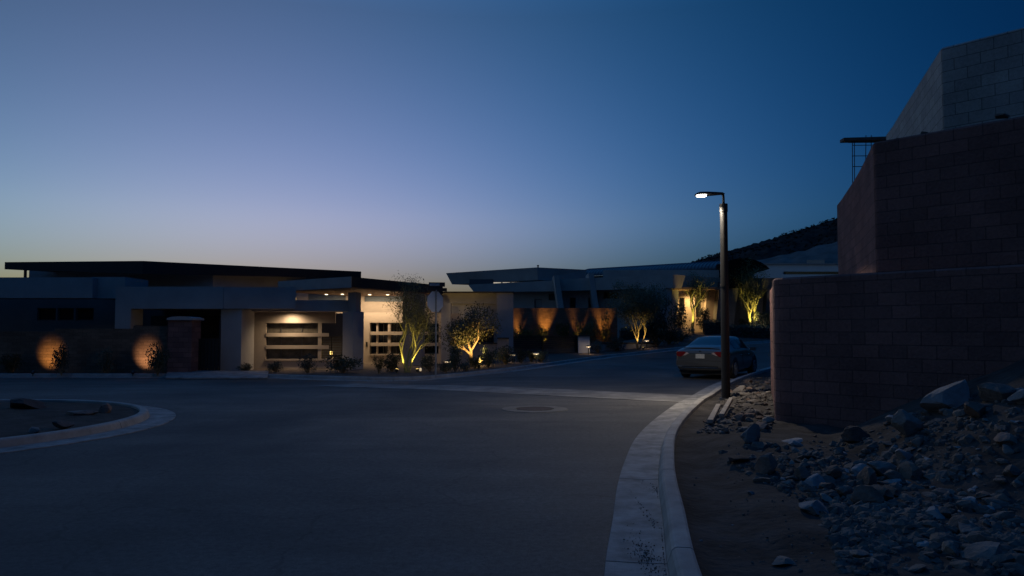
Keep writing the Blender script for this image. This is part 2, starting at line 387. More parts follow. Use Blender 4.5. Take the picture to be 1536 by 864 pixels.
# round island
IC, IR = Vector((-10.5, 12.2)), 4.05
isl = [IC + Vector((math.cos(t), math.sin(t))) * IR for t in [2 * math.pi * k / 96 for k in range(97)]]
kerb(isl, -1, 'kerb', .45, 3.0)
mb = MB(); mb.v.append(Vector((IC.x, IC.y, .18)))
rng = random.Random(4)
for r_ in (1, 2, 3, 3.6, 3.9):
    for k in range(48):
        t = 2 * math.pi * k / 48; p = IC + Vector((math.cos(t), math.sin(t))) * r_
        mb.v.append(Vector((p.x, p.y, .08 + .14 * (1 - r_ / 3.9) + (.05 * noise.noise((p.x, p.y, 3)) if r_ < 3.8 else 0))))
for k in range(48): mb.f.append((0, 1 + k, 1 + (k + 1) % 48))
for q in range(4):
    for k in range(48): mb.f.append((1 + q * 48 + k, 1 + (q + 1) * 48 + k, 1 + (q + 1) * 48 + (k + 1) % 48, 1 + q * 48 + (k + 1) % 48))
struct(mb.build('island_soil', M_soil, smooth=True))
# concrete valley gutter across the side street mouth
mb = MB(); a = Vector((4.35, 17.55)); b = Vector((-5.6, 23.6)); d = (b - a).normalized(); nn = Vector((d.y, -d.x))
for q in range(5):
    o = len(mb.v); s0 = (b - a).length * q / 5 + .006; s1 = (b - a).length * (q + 1) / 5 - .006
    rows = [s0 + (s1 - s0) * k / 6 for k in range(7)]
    for s_ in rows:
        for w_, z in ((-.95, .0), (-.95, .011), (0, .010), (.95, .011), (.95, 0)):
            p = a + d * s_ + nn * w_; mb.v.append(Vector((p.x, p.y, zr(p.x, p.y) + z)))
    for k in range(6):
        for w_ in range(4): mb.f.append((o + k * 5 + w_, o + k * 5 + w_ + 1, o + (k + 1) * 5 + w_ + 1, o + (k + 1) * 5 + w_))
struct(mb.build('valley_gutter', M_valley))
# driveway apron
mb = MB(); mb.prism([(*XY(250, 26.9), -.11), (*XY(402, 26.9), -.11), (*XY(404, 29.4), .01), (*XY(252, 29.6), .01)], (0, 0, .045))
struct(mb.build('driveway', M_gutter))
# manhole
mc = thing('manhole_cover', (.47, 15.3, zr(.47, 15.3)), 'round iron manhole cover in a concrete collar on the asphalt', 'manhole cover')
mb = MB(); mb.lathe((.47, 15.3, 0), [(.40, -.02), (.40, .012), (.68, .010), (.70, -.02)], 40); mb.f = mb.f[:-2]; mb.build('collar', mat('worn_collar_concrete', (.125, .12, .112), .9, .3, 2, .3, 100), mc)
mb = MB(); mb.lathe((.47, 15.3, 0), [(.37, -.02), (.37, .012), (.33, .016), (.30, .010), (.0, .010)], 40); mb.build('lid', M_rebar, mc)

# land beyond the far kerb, laid out along rays; height function used for planting too
kerbY = sorted([(p.x / p.y * 1101 + 768, p.y) for p in farL if p.y > 5])
SL = [(-700, 0), (700, 0), (770, .02), (860, .045), (957, .085), (1039, .105), (1129, .115), (1300, .11)]
def landz(px, Y):
    ky = interp(kerbY, px); k = XY(px, ky); z0 = zr(k.x, k.y) + .11
    d = max(0, Y - ky - .2)
    return z0 + interp(SL, px) * min(d, 8.5) * (1 if d < 8.5 else 1)
pxs = [-680 + 10 * i for i in range(198)]
ds = [.17, .5, 1, 1.6, 2.3, 3.2, 4.3, 5.6, 7, 9, 12, 20, 40]
def landpt(i, j):
    px = pxs[i]; Y = interp(kerbY, px) + ds[j]; p = XY(px, Y)
    return (p.x, p.y, landz(px, Y) + (.04 * noise.noise((p.x * .9, p.y * .9, 1)) if j > 0 else -.01))
struct(grid_mesh(len(pxs), len(ds), landpt, 'front_yard_ground', M_yard))

# verge with the rubble heap, right of the near kerb
kx_tab = [(p.y, p.x) for p in nearL]
HEAP = Vector((8.7, 8.3))
def vergez(x, y):
    k = interp(kx_tab, y) + .18; d = x - k
    z = zr(x, y) + .045 + .05 * sst(0, 1.2, d) - .06 * sst(.0, .25, d) * sst(.9, .3, d)
    z += max(0, (2.35 - .5 * (Vector((x, y)) - HEAP).length)) * sst(0, 1.5, d) * (1 if (Vector((x, y)) - HEAP).length > .5 else 1)
    z += .22 * math.exp(-((x - 5.5) ** 2 / .7 + (y - 16.2) ** 2 / 5)) * sst(0, .5, d)
    z += .10 * math.exp(-((x - 3.2) ** 2 + (y - 9.5) ** 2 / 2) / 1.2) * sst(0, .5, d)
    z += (.055 * noise.noise((x * 1.3, y * 1.3, 0)) + .025 * noise.noise((x * 5, y * 5, 7))) * sst(0, .4, d)
    return max(z, zr(x, y) + .022)
vy = [-3 + .16 * i for i in range(238)]
vd = [0, .06, .15, .25, .4, .55] + [.7 + .16 * i for i in range(56)] + [10, 11.5, 14, 18]
def vpt(i, j):
    y = vy[j]; k = interp(kx_tab, y) + .185; x = k + vd[i]; return (x, y, vergez(x, y))
struct(grid_mesh(len(vd), len(vy), vpt, 'verge_dirt', M_dirt))
def hit(px, py, hf=None):
    hf = hf or vergez; kx, kz = ray(px, py); Y = 2.5
    while Y < 60:
        if EYE + kz * Y < hf(kx * Y, Y): break
        Y += .03
    return Vector((kx * Y, Y, EYE + kz * Y))

# ------------------------------------------------------------------ retaining walls
def block_wall(line, z0, z1, th, m, name, label, cap=None):
    """line runs near-right -> corner -> back; soil side is to its right hand when walking that way"""
    pts = [Vector(p) for p in line]; nrm = []
    for i in range(len(pts)):
        d = (pts[min(i + 1, len(pts) - 1)] - pts[max(i - 1, 0)]).normalized(); nrm.append(Vector((d.y, -d.x)))
    mb = MB(); u = 0; us = []
    for i, p in enumerate(pts):
        if i: u += (p - pts[i - 1]).length
        us.append(u)
    def add(pa, z, u_, v_): mb.v.append(Vector((pa.x, pa.y, z))); mb.uv[len(mb.v) - 1] = (u_, v_)
    e = .03
    prof = [(0, z0), (0, z1 - e), (e, z1), (th, z1), (th, z0)]
    n = len(prof)
    for i, p in enumerate(pts):
        for a, z in prof: add(p + nrm[i] * a, z, us[i], z if a < th * .5 else z + a)
    for i in range(len(pts) - 1):
        for k in range(n - 1): mb.f.append((i * n + k, i * n + k + 1, (i + 1) * n + k + 1, (i + 1) * n + k))
    mb.f.append(tuple(range(n))); mb.f.append(tuple((len(pts) - 1) * n + k for k in reversed(range(n))))
    o = mb.build(name, m, local=True); tag(o, label, 'wall'); return o
WD = Vector((.695, -.719))
def corner_line(corner, right_len, back, rad=.25):
    c = Vector(corner); pr = c + WD * right_len; b0 = Vector(back[0])
    d1 = -WD; d2 = (b0 - c).normalized()
    s_ = c - d1 * rad; e_ = c + d2 * rad
    arc = [s_ * (1 - t) ** 2 + c * 2 * t * (1 - t) + e_ * t * t for t in [k / 6 for k in range(7)]]
    return [pr + (s_ - pr) * k / 12 for k in range(12)] + arc + smooth_line([tuple(e_)] + back, .4)[1:]
block_wall(corner_line((4.45, 12.5), 9.5, [(5.15, 14.5), (5.85, 16.6), (6.7, 18.2), (8.2, 19.4)]), -.4, 2.52, .3, M_redwall, 'retaining_wall', 'lowest dark red block retaining wall with rubble heaped against its foot')
block_wall(corner_line((6.09, 12.24), 8.0, [(7.0, 14.75), (7.85, 17.3), (8.35, 18.7), (9.4, 20.0), (11, 21)], .06), 1.9, 4.80, .3, M_redwall, 'retaining_wall', 'middle dark red block retaining wall standing behind the lowest tier')
block_wall(corner_line((7.62, 12.82), 7.0, [(8.4, 15.1), (9.3, 17.7), (9.75, 18.9), (11, 20.4)], .03), 4.0, 6.65, .25, M_greywall, 'retaining_wall', 'pale grey concrete block wall forming the topmost tier')
# soil on the terraces
mb = MB()
for k in range(26):
    p = Vector((6.5, 12.6)) + WD * (k * .28 - .2) + Vector((.25, .24)); h = 4.78 + .10 + .10 * noise.noise((k * .45, 2, 1)) + .14 * sst(4, 14, k)
    for a in (-.35, -.1, .25, .7, 1.0): mb.v.append(Vector((p.x + .719 * a, p.y + .695 * a, h - abs(a - .3) * .28 + .05 * noise.noise((k * .9, a * 3, 5)))))
for k in range(25):
    for a in range(4): mb.f.append((k * 5 + a, k * 5 + a + 1, (k + 1) * 5 + a + 1, (k + 1) * 5 + a))
o = mb.build('terrace_dirt', M_dirt, smooth=True); tag(o, 'loose dirt lying along the top of the middle block wall', 'dirt', kind='stuff')

# rebar cage and plank behind the walls
Yc = 19.9
rc = thing('rebar_cage', P(1300, 262, Yc), 'thin steel rebar grid rising behind the rounded middle wall', 'rebar')
mb = MB()
for px in (1279, 1282, 1298, 1306, 1318, 1330):
    mb.tube([P(px, 285, Yc), P(px + (1 if px > 1290 else -.4), 203 if px in (1306, 1298) else 211, Yc)], .011, 5)
mb.build('upright_bars', M_rebar, rc)
mb = MB()
for py, x0, x1 in ((214, 1272, 1334), (218, 1279, 1332), (234, 1278, 1332), (250, 1279, 1330)):
    mb.tube([P(x0, py, Yc + .02), P(x1, py - .5, Yc + .02)], .011, 5)
mb.build('cross_bars', M_rebar, rc)
mb = MB(); mb.prism([P(1266, 206.5, Yc - .1), P(1337, 204.5, Yc - .1), P(1337, 209, Yc - .1), P(1266, 211, Yc - .1)], (0, .25, 0))
tag(mb.build('scaffold_plank', M_wood), 'dark timber plank lying level on top of the rebar grid', 'plank')

# ------------------------------------------------------------------ rocks
def rock_mesh(seed, flat=1.0, cuts=9, sub=2, jag=.16):
    rg = random.Random(seed); bm = bmesh.new(); bmesh.ops.create_icosphere(bm, subdivisions=sub, radius=1)
    for v in bm.verts:
        n_ = noise.noise((v.co.x * 1.4 + seed * 7, v.co.y * 1.4, v.co.z * 1.4)); v.co *= 1 + jag * n_
    for _ in range(cuts):
        d = Vector((rg.gauss(0, 1), rg.gauss(0, 1), rg.gauss(0, 1))).normalized(); h = rg.uniform(.42, .80)
        for v in bm.verts:
            q = v.co.dot(d)
            if q > h: v.co -= d * (q - h) * .96
    for v in bm.verts: v.co.z *= flat
    for v in bm.verts: v.co += Vector((noise.noise(v.co * 4 + Vector((seed, 0, 0))), noise.noise(v.co * 4 + Vector((0, seed, 0))), 0)) * .03
    mx = max(max(abs(v.co.x), abs(v.co.y)) for v in bm.verts)
    for v in bm.verts: v.co /= mx
    me = bpy.data.meshes.new('rock'); bm.to_mesh(me); bm.free(); return me
RM = {}
for key, m in (('n', M_rock), ('p', M_rock_pale), ('r', M_rock_red), ('d', M_rock_dark)):
    RM[key] = []
    for s_ in range(7):
        me = rock_mesh(s_ * 13 + ord(key), jag=.3, cuts=13, sub=3, flat=random.Random(s_).uniform(.55, .95)); me.materials.append(m); RM[key].append(me)
def rock(loc, w, label, key='n', idx=0, rot=(0, 0, 0), sc3=(1, 1, 1), group='stones of the rubble heap', sink=.45, name='rock', cat='rock'):
    me = RM[key][idx % len(RM[key])]; o = bpy.data.objects.new(name, me); COL.objects.link(o)
    s_ = w / 2; o.scale = (s_ * sc3[0], s_ * sc3[1], s_ * sc3[2]); o.rotation_euler = rot
    o.location = Vector(loc) + Vector((0, 0, s_ * sc3[2] * (.6 - sink))); tag(o, label, cat, group); return o
big = [  # px, py(base), width px, kind, idx, scale, rot, label
 (1130, 662, 44, 'p', 4, (.85, .45, 1.35), (.25, .45, .3), 'pale blue-grey slab tilted upright beside the lamp-side wall corner'),
 (1152, 708, 40, 'r', 2, (1, .9, .95), (.2, .1, 1), 'pinkish angular boulder just below the tilted pale slab'),
 (1190, 664, 58, 'p', 3, (1, .8, .18), (.05, -.2, .2), 'thin flat pale flake lying at the foot of the block wall'),
 (1224, 768, 66, 'p', 4, (1, .75, .62), (.15, .3, .5), 'boxy block with a bright flat top at the front edge of the heap'),
 (1283, 662, 52, 'd', 0, (1, .8, .75), (0, 0, .4), 'nearly black boulder resting against the red block wall'),
 (1203, 722, 26, 'n', 1, (.8, .7, 1.5), (.2, .4, 0), 'narrow upright splinter of rock behind the boxy bright-topped block'),
 (1252, 716, 46, 'r', 5, (1, .8, .7), (0, .2, 2), 'rounded brown boulder in the middle of the heap'),
 (1294, 712, 46, 'p', 5, (1, .7, .6), (.3, -.2, .2), 'blue-grey slab leaning at the centre of the heap'),
 (1326, 714, 52, 'n', 6, (1.1, .7, .62), (.3, .3, .1), 'long grey slab on the heap below the dark boulder'),
 (1316, 752, 50, 'r', 3, (1, .9, .9), (.1, .2, 1.2), 'large pinkish wedge-shaped boulder low on the heap'),
 (1341, 722, 32, 'n', 4, (1, 1, .9), (.5, 0, 2), 'rounded grey stone beside the long grey slab'),
 (1359, 690, 42, 'p', 6, (1, .6, .7), (.4, .4, .4), 'pale wedge of rock pointing up the heap slope'),
 (1366, 650, 54, 'n', 2, (1, .7, .95), (.3, .5, .2), 'tall slanting grey rock touching the wall midway up the heap'),
 (1338, 634, 30, 'p', 0, (1, .7, .7), (.2, .2, 1), 'small pale rock perched where the heap first meets the wall'),
 (1424, 612, 78, 'p', 2, (1, .7, .75), (.3, -.35, .3), 'largest pale boulder sloping against the wall high on the heap'),
 (1462, 624, 50, 'r', 4, (1, .9, .9), (.1, .2, .4), 'brown boulder just right of the largest pale boulder'),
 (1496, 598, 66, 'n', 0, (1, .8, .75), (.2, .1, .8), 'broad grey boulder at the top of the heap'),
 (1530, 606, 48, 'p', 3, (1, .8, 1), (.3, .3, 1.8), 'upright blue-grey boulder at the top edge of the heap'),
 (1290, 836, 44, 'n', 3, (1, .8, .6), (0, .2, .6), 'flattish grey stone in the nearest loose rubble'),
 (1176, 846, 52, 'n', 5, (1, .8, .35), (0, .1, .3), 'flat half-buried stone in the bare dirt beside the kerb'),
 (1127, 742, 13, 'p', 6, (1, .9, .9), (0, .3, .3), 'small bright stone alone on the bare dirt'),
 (1455, 756, 34, 'p', 4, (1, .8, .8), (.4, .2, 1), 'pale pointed stone far down the slope of the heap'),
 (1268, 746, 30, 'n', 6, (1, .8, .9), (.3, .2, .2), 'round grey-blue stone between the boxy block and the pinkish wedge'),
 (1250, 772, 24, 'n', 2, (1, .8, .8), (.3, .2, 2.2), 'small stone lying against the right side of the boxy block'),
 (1108, 692, 34, 'd', 3, (1, .9, .5), (0, 0, .2), 'low dark stone on the shaded dirt by the kerb bend'),
]
for px, py, w, key, idx, s3, rot, lab in big:
    p = hit(px, py); wm = w / F * p.y; rock(p, wm, lab, key, idx, rot, s3, sink=.2)
rng = random.Random(11)
def scatter(n, reg, wr, label, keys, group, sink=.48):
    k = 0; tries = 0
    while k < n and tries < 4000:
        tries += 1
        px, py = reg(rng); p = hit(px, py)
        if p.y > 40: continue
        wl = -(p.x - 4.45) * .719 - (p.y - 12.5) * .695   # in front of the wall?
        if p.y < 12.4 and wl < .05: continue
        w = wr[0] * (wr[1] / wr[0]) ** (rng.random() ** 2.2)
        rock(p, w, label, rng.choice(keys), rng.randrange(7), (rng.uniform(-.6, .6), rng.uniform(-.6, .6), rng.uniform(0, 6.28)), (1, rng.uniform(.65, 1), rng.uniform(.55, 1)), group, sink); k += 1
def reg_mid(r):
    x = r.uniform(1165, 1536); lo = interp([(1165, 652), (1280, 652), (1400, 606), (1536, 582)], x); return x, lo + (interp([(1165, 720), (1230, 760), (1300, 800), (1400, 830), (1536, 850)], x) - lo) * r.random() ** .8
def reg_low(r):
    y = r.uniform(760, 862); return r.uniform(1230 + (y - 760) * .3, 1536), y
def reg_pole(r):
    y = r.uniform(566, 650); return r.uniform(interp([(566, 1122), (600, 1085), (650, 1045)], y), 1158), y
def reg_dirt(r): return r.uniform(1030, 1260), r.uniform(680, 860)
scatter(165, reg_mid, (.09, .36), 'grey-brown stone among the rubble heaped against the red block wall', 'nnrrp', 'stones of the rubble heap')
scatter(45, reg_low, (.05, .17), 'fist-sized stone in the loose rubble nearest the viewer', 'nnrp', 'stones of the rubble heap')
scatter(56, reg_pole, (.14, .42), 'tan broken stone in the pile between the lamp post and the wall corner', 'rrnn', 'stones by the lamp post')
scatter(10, reg_dirt, (.03, .08), 'small stone lying on the bare dirt strip beside the kerb', 'nnp', 'stones on the dirt strip')
# broken concrete slivers by the lamp
for (x0, y0, x1, y1, wd, lab) in ((1066, 641, 1077, 622, .11, 'shorter pale broken concrete piece lying beside the kerb near the lamp post'), (1083, 632, 1096, 612, .10, 'longer pale broken concrete piece propped on stones near the lamp post')):
    a = hit(x0, y0); b = hit(x1, y1); a.z += .06; b.z += .14; d = (b - a).normalized(); s_ = d.cross(Vector((0, 0, 1))).normalized(); u = s_.cross(d)
    mb = MB(); q = [a - s_ * wd * .5, a + s_ * wd * .35, b + s_ * wd * .5, b - s_ * wd * .3]
    mb.prism(q, u * .07); tag(mb.build('concrete_piece', M_slab, bevel=.012), lab, 'concrete piece')
# gravel and crumbs as stuff
def reg_wide(r):
    x = r.gauss(1345, 115); x = 2 * 1536 - x if x > 1540 else x
    lo = interp([(1100, 660), (1165, 648), (1280, 648), (1400, 604), (1536, 580)], x); x = x if x > 1085 else r.uniform(1110, 1400); lo = interp([(1085, 665), (1165, 660), (1280, 660), (1400, 606), (1536, 582)], x); return x, lo + (interp([(1085, 700), (1165, 735), (1230, 775), (1300, 830), (1536, 862)], x) - lo) * r.random() ** .8
gv = MB(); ico = bmesh.new(); bmesh.ops.create_icosphere(ico, subdivisions=1, radius=1); iv = [v.co.copy() for v in ico.verts]; fi = [tuple(v.index for v in f.verts) for f in ico.faces]; ico.free()
def gravel(n, reg, r0, r1, seed):
    rg = random.Random(seed)
    for _ in range(n):
        px, py = reg(rg); p = hit(px, py)
        if p.y > 30 or noise.noise((p.x * 1.1, p.y * 1.1, 5)) + .55 * noise.noise((p.x * 3.1, p.y * 3.1, 9)) + rg.uniform(-.45, .45) < .02: continue
        if p.y < 12.4 and -(p.x - 4.45) * .719 - (p.y - 12.5) * .695 < 0: continue
        r_ = r0 * (r1 / r0) ** (rg.random() ** 2); ph = rg.uniform(0, 6.28); q = [rg.uniform(.6, 1.25) for _ in range(3)]; sx, sy, sz = [rg.uniform(.6, 1.1) for _ in range(3)]
        R_ = Matrix.Rotation(ph, 3, 'Z') @ Matrix.Rotation(rg.uniform(-.8, .8), 3, 'X')
        vv = [p + R_ @ Vector((v.x * sx, v.y * sy, v.z * sz)) * r_ * (1 + .3 * noise.noise(v * 2 + Vector((_, 0, 0)))) for v in iv]
        gv.add(vv, fi)
gravel(4200, lambda r: reg_wide(r), .012, .085, 1); gravel(2600, lambda r: reg_low(r), .008, .06, 2); gravel(900, lambda r: reg_pole(r), .015, .09, 3)
gravel(900, lambda r: (r.uniform(1010, 1330), r.uniform(650, 862)), .005, .018, 4)
def loose(n, reg, r0, r1, seed):
    rg = random.Random(seed)
    for _ in range(n):
        px, py = reg(rg); p = hit(px, py)
        if p.y > 30 or (p.y < 12.4 and -(p.x - 4.45) * .719 - (p.y - 12.5) * .695 < .05): continue
        if noise.noise((p.x * .9, p.y * .9, 8)) + rg.uniform(-.5, .5) < -.22 or (px > 1420 and 640 < py < 745 and rg.random() < .6): continue
        r_ = r0 * (r1 / r0) ** (rg.random() ** 1.8); me = rg.choice(LOW)
        R_ = Matrix.Rotation(rg.uniform(0, 6.28), 3, 'Z') @ Matrix.Rotation(rg.uniform(-.7, .7), 3, 'X'); sy, sz = rg.uniform(.6, 1), rg.uniform(.5, .95)
        gv.add([p + R_ @ Vector((v[0], v[1] * sy, v[2] * sz)) * r_ for v in me[0]], me[1])
LOW = []
for s_ in range(8):
    me = rock_mesh(200 + s_, jag=.3, cuts=11, sub=2, flat=.8); LOW.append(([tuple(v.co) for v in me.vertices], [tuple(p.vertices) for p in me.polygons]))
loose(640, reg_wide, .03, .13, 21); loose(160, reg_pole, .04, .16, 22); loose(160, reg_low, .03, .09, 23)
o = gv.build('gravel', M_rock, fix=False); tag(o, 'loose gravel and crumbs spread through the rubble and dirt', 'gravel', kind='stuff')
gv = MB(); rg = random.Random(9)
for cx_, cy_, n_, sx_, sy_ in ((1.07, 5.25, 300, .05, .28), (1.57, 7.5, 60, .03, .16), (1.30, 6.3, 100, .02, .5), (4.0, 16.3, 60, .2, .2)):
    for _ in range(n_):
        x = cx_ - .12 + rg.gauss(0, sx_); y = cy_ + rg.gauss(0, sy_); x = min(x, interp(kx_tab, y) - .02); r_ = .0018 * (3.2 ** rg.random())
        gv.add([Vector((x, y, zr(x, y) + .016)) + v * r_ for v in iv], fi)
tag(gv.build('gutter_debris', M_yard, fix=False), 'crumbs of dirt and grit collected in the near gutter', 'dirt', kind='stuff')
# rocks on the round island
for px, py, w, key, i, s3, lab in ((118, 622, 40, 'n', 3, (1.3, .8, .55), 'low pale-edged rock on the round island in the road'), (95, 640, 28, 'n', 1, (1, .8, .8), 'grey rounded rock near the front kerb of the round island'), (160, 616, 26, 'r', 2, (1, .8, .7), 'brownish rock near the right end of the round island'), (50, 612, 60, 'd', 2, (1.3, 1, .5), 'dark mound-like rock at the far side of the round island'), (52, 646, 22, 'n', 5, (1, .8, .6), 'small rock lowest on the round island')):
    p = hit(px, py, lambda x, y: .13); rock(p, w / F * p.y, lab, key, i, (.1, .1, i), s3, 'rocks on the round island')
# lumps on top of the middle wall
for px, py, w, lab in ((1381, 201, 17, 'small rock perched on the middle wall top by the grey corner'), (1339, 206, 9, 'tiny stone at the foot of the grey wall edge'), (1500, 172, 30, 'wide flat rock on the middle wall top under the grey wall')):
    kx, kz = ray(px, py); t = (kx * 12.24 - 6.09) / (.695 + kx * .719); q = Vector((6.09, 12.24)) + WD * t + Vector((.2, .19))
    rock((q.x, q.y, 4.84 if w < 25 else 4.90), w / F * q.y, lab, 'n', int(px) % 7, (0, .1, .5), (1, .7, .6 if w < 25 else .28), 'stones on the wall top')

# ------------------------------------------------------------------ street lamp
lp = hit(1089, 600); lx, ly = lp.x, lp.y; lz = vergez(lx, ly)
sl_ = thing('street_lamp', (lx, ly, lz), 'dark metal street lamp with a lit flat head leaning over the road', 'street lamp')
def ZL(py): return zat(py, ly)
mx_ = ly / F
mb = MB(); mb.tube([(lx, ly, lz - .2), (lx, ly, ZL(318))], [.097, .080], 20); mb.tube([(lx, ly, ZL(318)), (lx, ly, ZL(306))], [.089, .089], 20); mb.build('pole', M_pole, sl_, smooth=False)
mb = MB(); mb.tube([(lx, ly, lz + .0), (lx, ly, lz + .05)], [.15, .13], 20); mb.build('base_cover', M_pole, sl_)
mb = MB(); mb.tube([(lx, ly, ZL(430)), (lx, ly, ZL(426))], [.094, .094], 20); mb.build('band', M_pole, sl_)
mb = MB(); mb.tube([(lx, ly, ZL(307)), (lx, ly, ZL(297)), (lx - .005, ly, ZL(292.5)), (lx - .05, ly, ZL(290.5))], [.03, .028, .028, .03], 12); mb.build('neck', M_pole, sl_)
# flat head: long in -x, bulging plan
hx0, hx1 = lx + .02, lx - .62
mb = MB(); prof = [(hx0, .05), (hx0 - .06, .09), (hx0 - .2, .12), (hx1 + .22, .16), (hx1 + .06, .15), (hx1, .09)]
zt = ZL(289.2); zb = ZL(293.2)
top = [(x, ly - w, zt - (.02 if i in (0, 5) else 0)) for i, (x, w) in enumerate(prof)] + [(x, ly + w, zt - (.02 if i in (0, 5) else 0)) for i, (x, w) in reversed(list(enumerate(prof)))]
bot = [(x, y, zb + (.025 if x > lx - .2 else 0)) for x, y, z in top]
n = len(top); mb.add(top + bot, [tuple(range(n)), tuple(range(2 * n - 1, n - 1, -1))] + [(i, (i + 1) % n, (i + 1) % n + n, i + n) for i in range(n)])
hd = mb.build('lamp_head', M_pole, sl_, bevel=.01)
mb = MB(); mb.prism([(hx1 + .13 + .11 * math.cos(t), ly + .11 * math.sin(t), zb - .016) for t in [2 * math.pi * k / 16 for k in range(16)]], (0, 0, .014)); mb.build('light_panel', M_led, hd)
lamp('SPOT', (hx1 + .14, ly, zb - .03), 92, NEU, (hx1 - 1.05, ly + .15, 0), 152, .14, .08, 'street_lamp_light', sl_)

# ------------------------------------------------------------------ stop sign (seen from behind)
sx, sY = 654, 26.9; sp_ = XY(sx, sY); sz = landz(sx, sY)
ss = thing('stop_sign', (sp_.x, sp_.y, sz), 'octagonal stop sign seen from its bare grey back on a thin post', 'sign')
mb = MB(); mb.tube([(sp_.x, sp_.y, sz - .2), (sp_.x, sp_.y, zat(437, sY) + .05)], .032, 8); mb.build('post', M_signpost, ss)
ang = R(47); ux = Vector((math.cos(ang), math.sin(ang), 0)); nz_ = Vector((-math.sin(ang), math.cos(ang), 0))
cz = zat(452.5, sY); c0 = Vector((sp_.x, sp_.y, cz)) + nz_ * .045
oc = [c0 + ux * (.41 * math.cos(R(22.5 + 45 * k))) + Vector((0, 0, .41 * math.sin(R(22.5 + 45 * k)))) for k in range(8)]
mb = MB(); mb.prism(oc, nz_ * .004); mb.build('sign_plate', M_signback, ss)
mb = MB(); mb.prism([c0 + (p - c0) * .985 + nz_ * .006 for p in oc], nz_ * .002); mb.build('sign_face', M_signred, ss)
def blade(py0, py1, x0, x1, yaw, label, m):
    z0 = zat(py1, sY); z1 = zat(py0, sY); a = R(yaw); u = Vector((math.cos(a), math.sin(a), 0)); nn = Vector((-u.y, u.x, 0)); wl = (x1 - x0) / F * sY / math.cos(a); off = ((x0 + x1) / 2 - sx) / F * sY / math.cos(a)
    c = Vector((sp_.x, sp_.y, 0)) + u * off
    q = [c - u * wl / 2 + Vector((0, 0, z0)), c + u * wl / 2 + Vector((0, 0, z0)), c + u * wl / 2 + Vector((0, 0, z1)), c - u * wl / 2 + Vector((0, 0, z1))]
    mb = MB(); mb.prism([p - nn * .012 for p in q], nn * .024); o = mb.build('street_name_blade', M_blade, ss, bevel=.004); o['label'] = label
    if m:
        w3 = [q[0] + u * .03 + Vector((0, 0, .03)), q[0] + u * (wl * .66) + Vector((0, 0, .03)), q[3] + u * (wl * .66) - Vector((0, 0, .03)), q[3] + u * .03 - Vector((0, 0, .03))]
        mb = MB(); mb.prism([p - nn * .016 for p in w3], nn * .003); mb.build('pale_panel', m, o)
blade(423.5, 430, 643, 667, 10, 'upper street name blade with pale panel', M_bladel)
blade(431.5, 436.5, 641.5, 669, 38, 'lower dark street name blade', None)

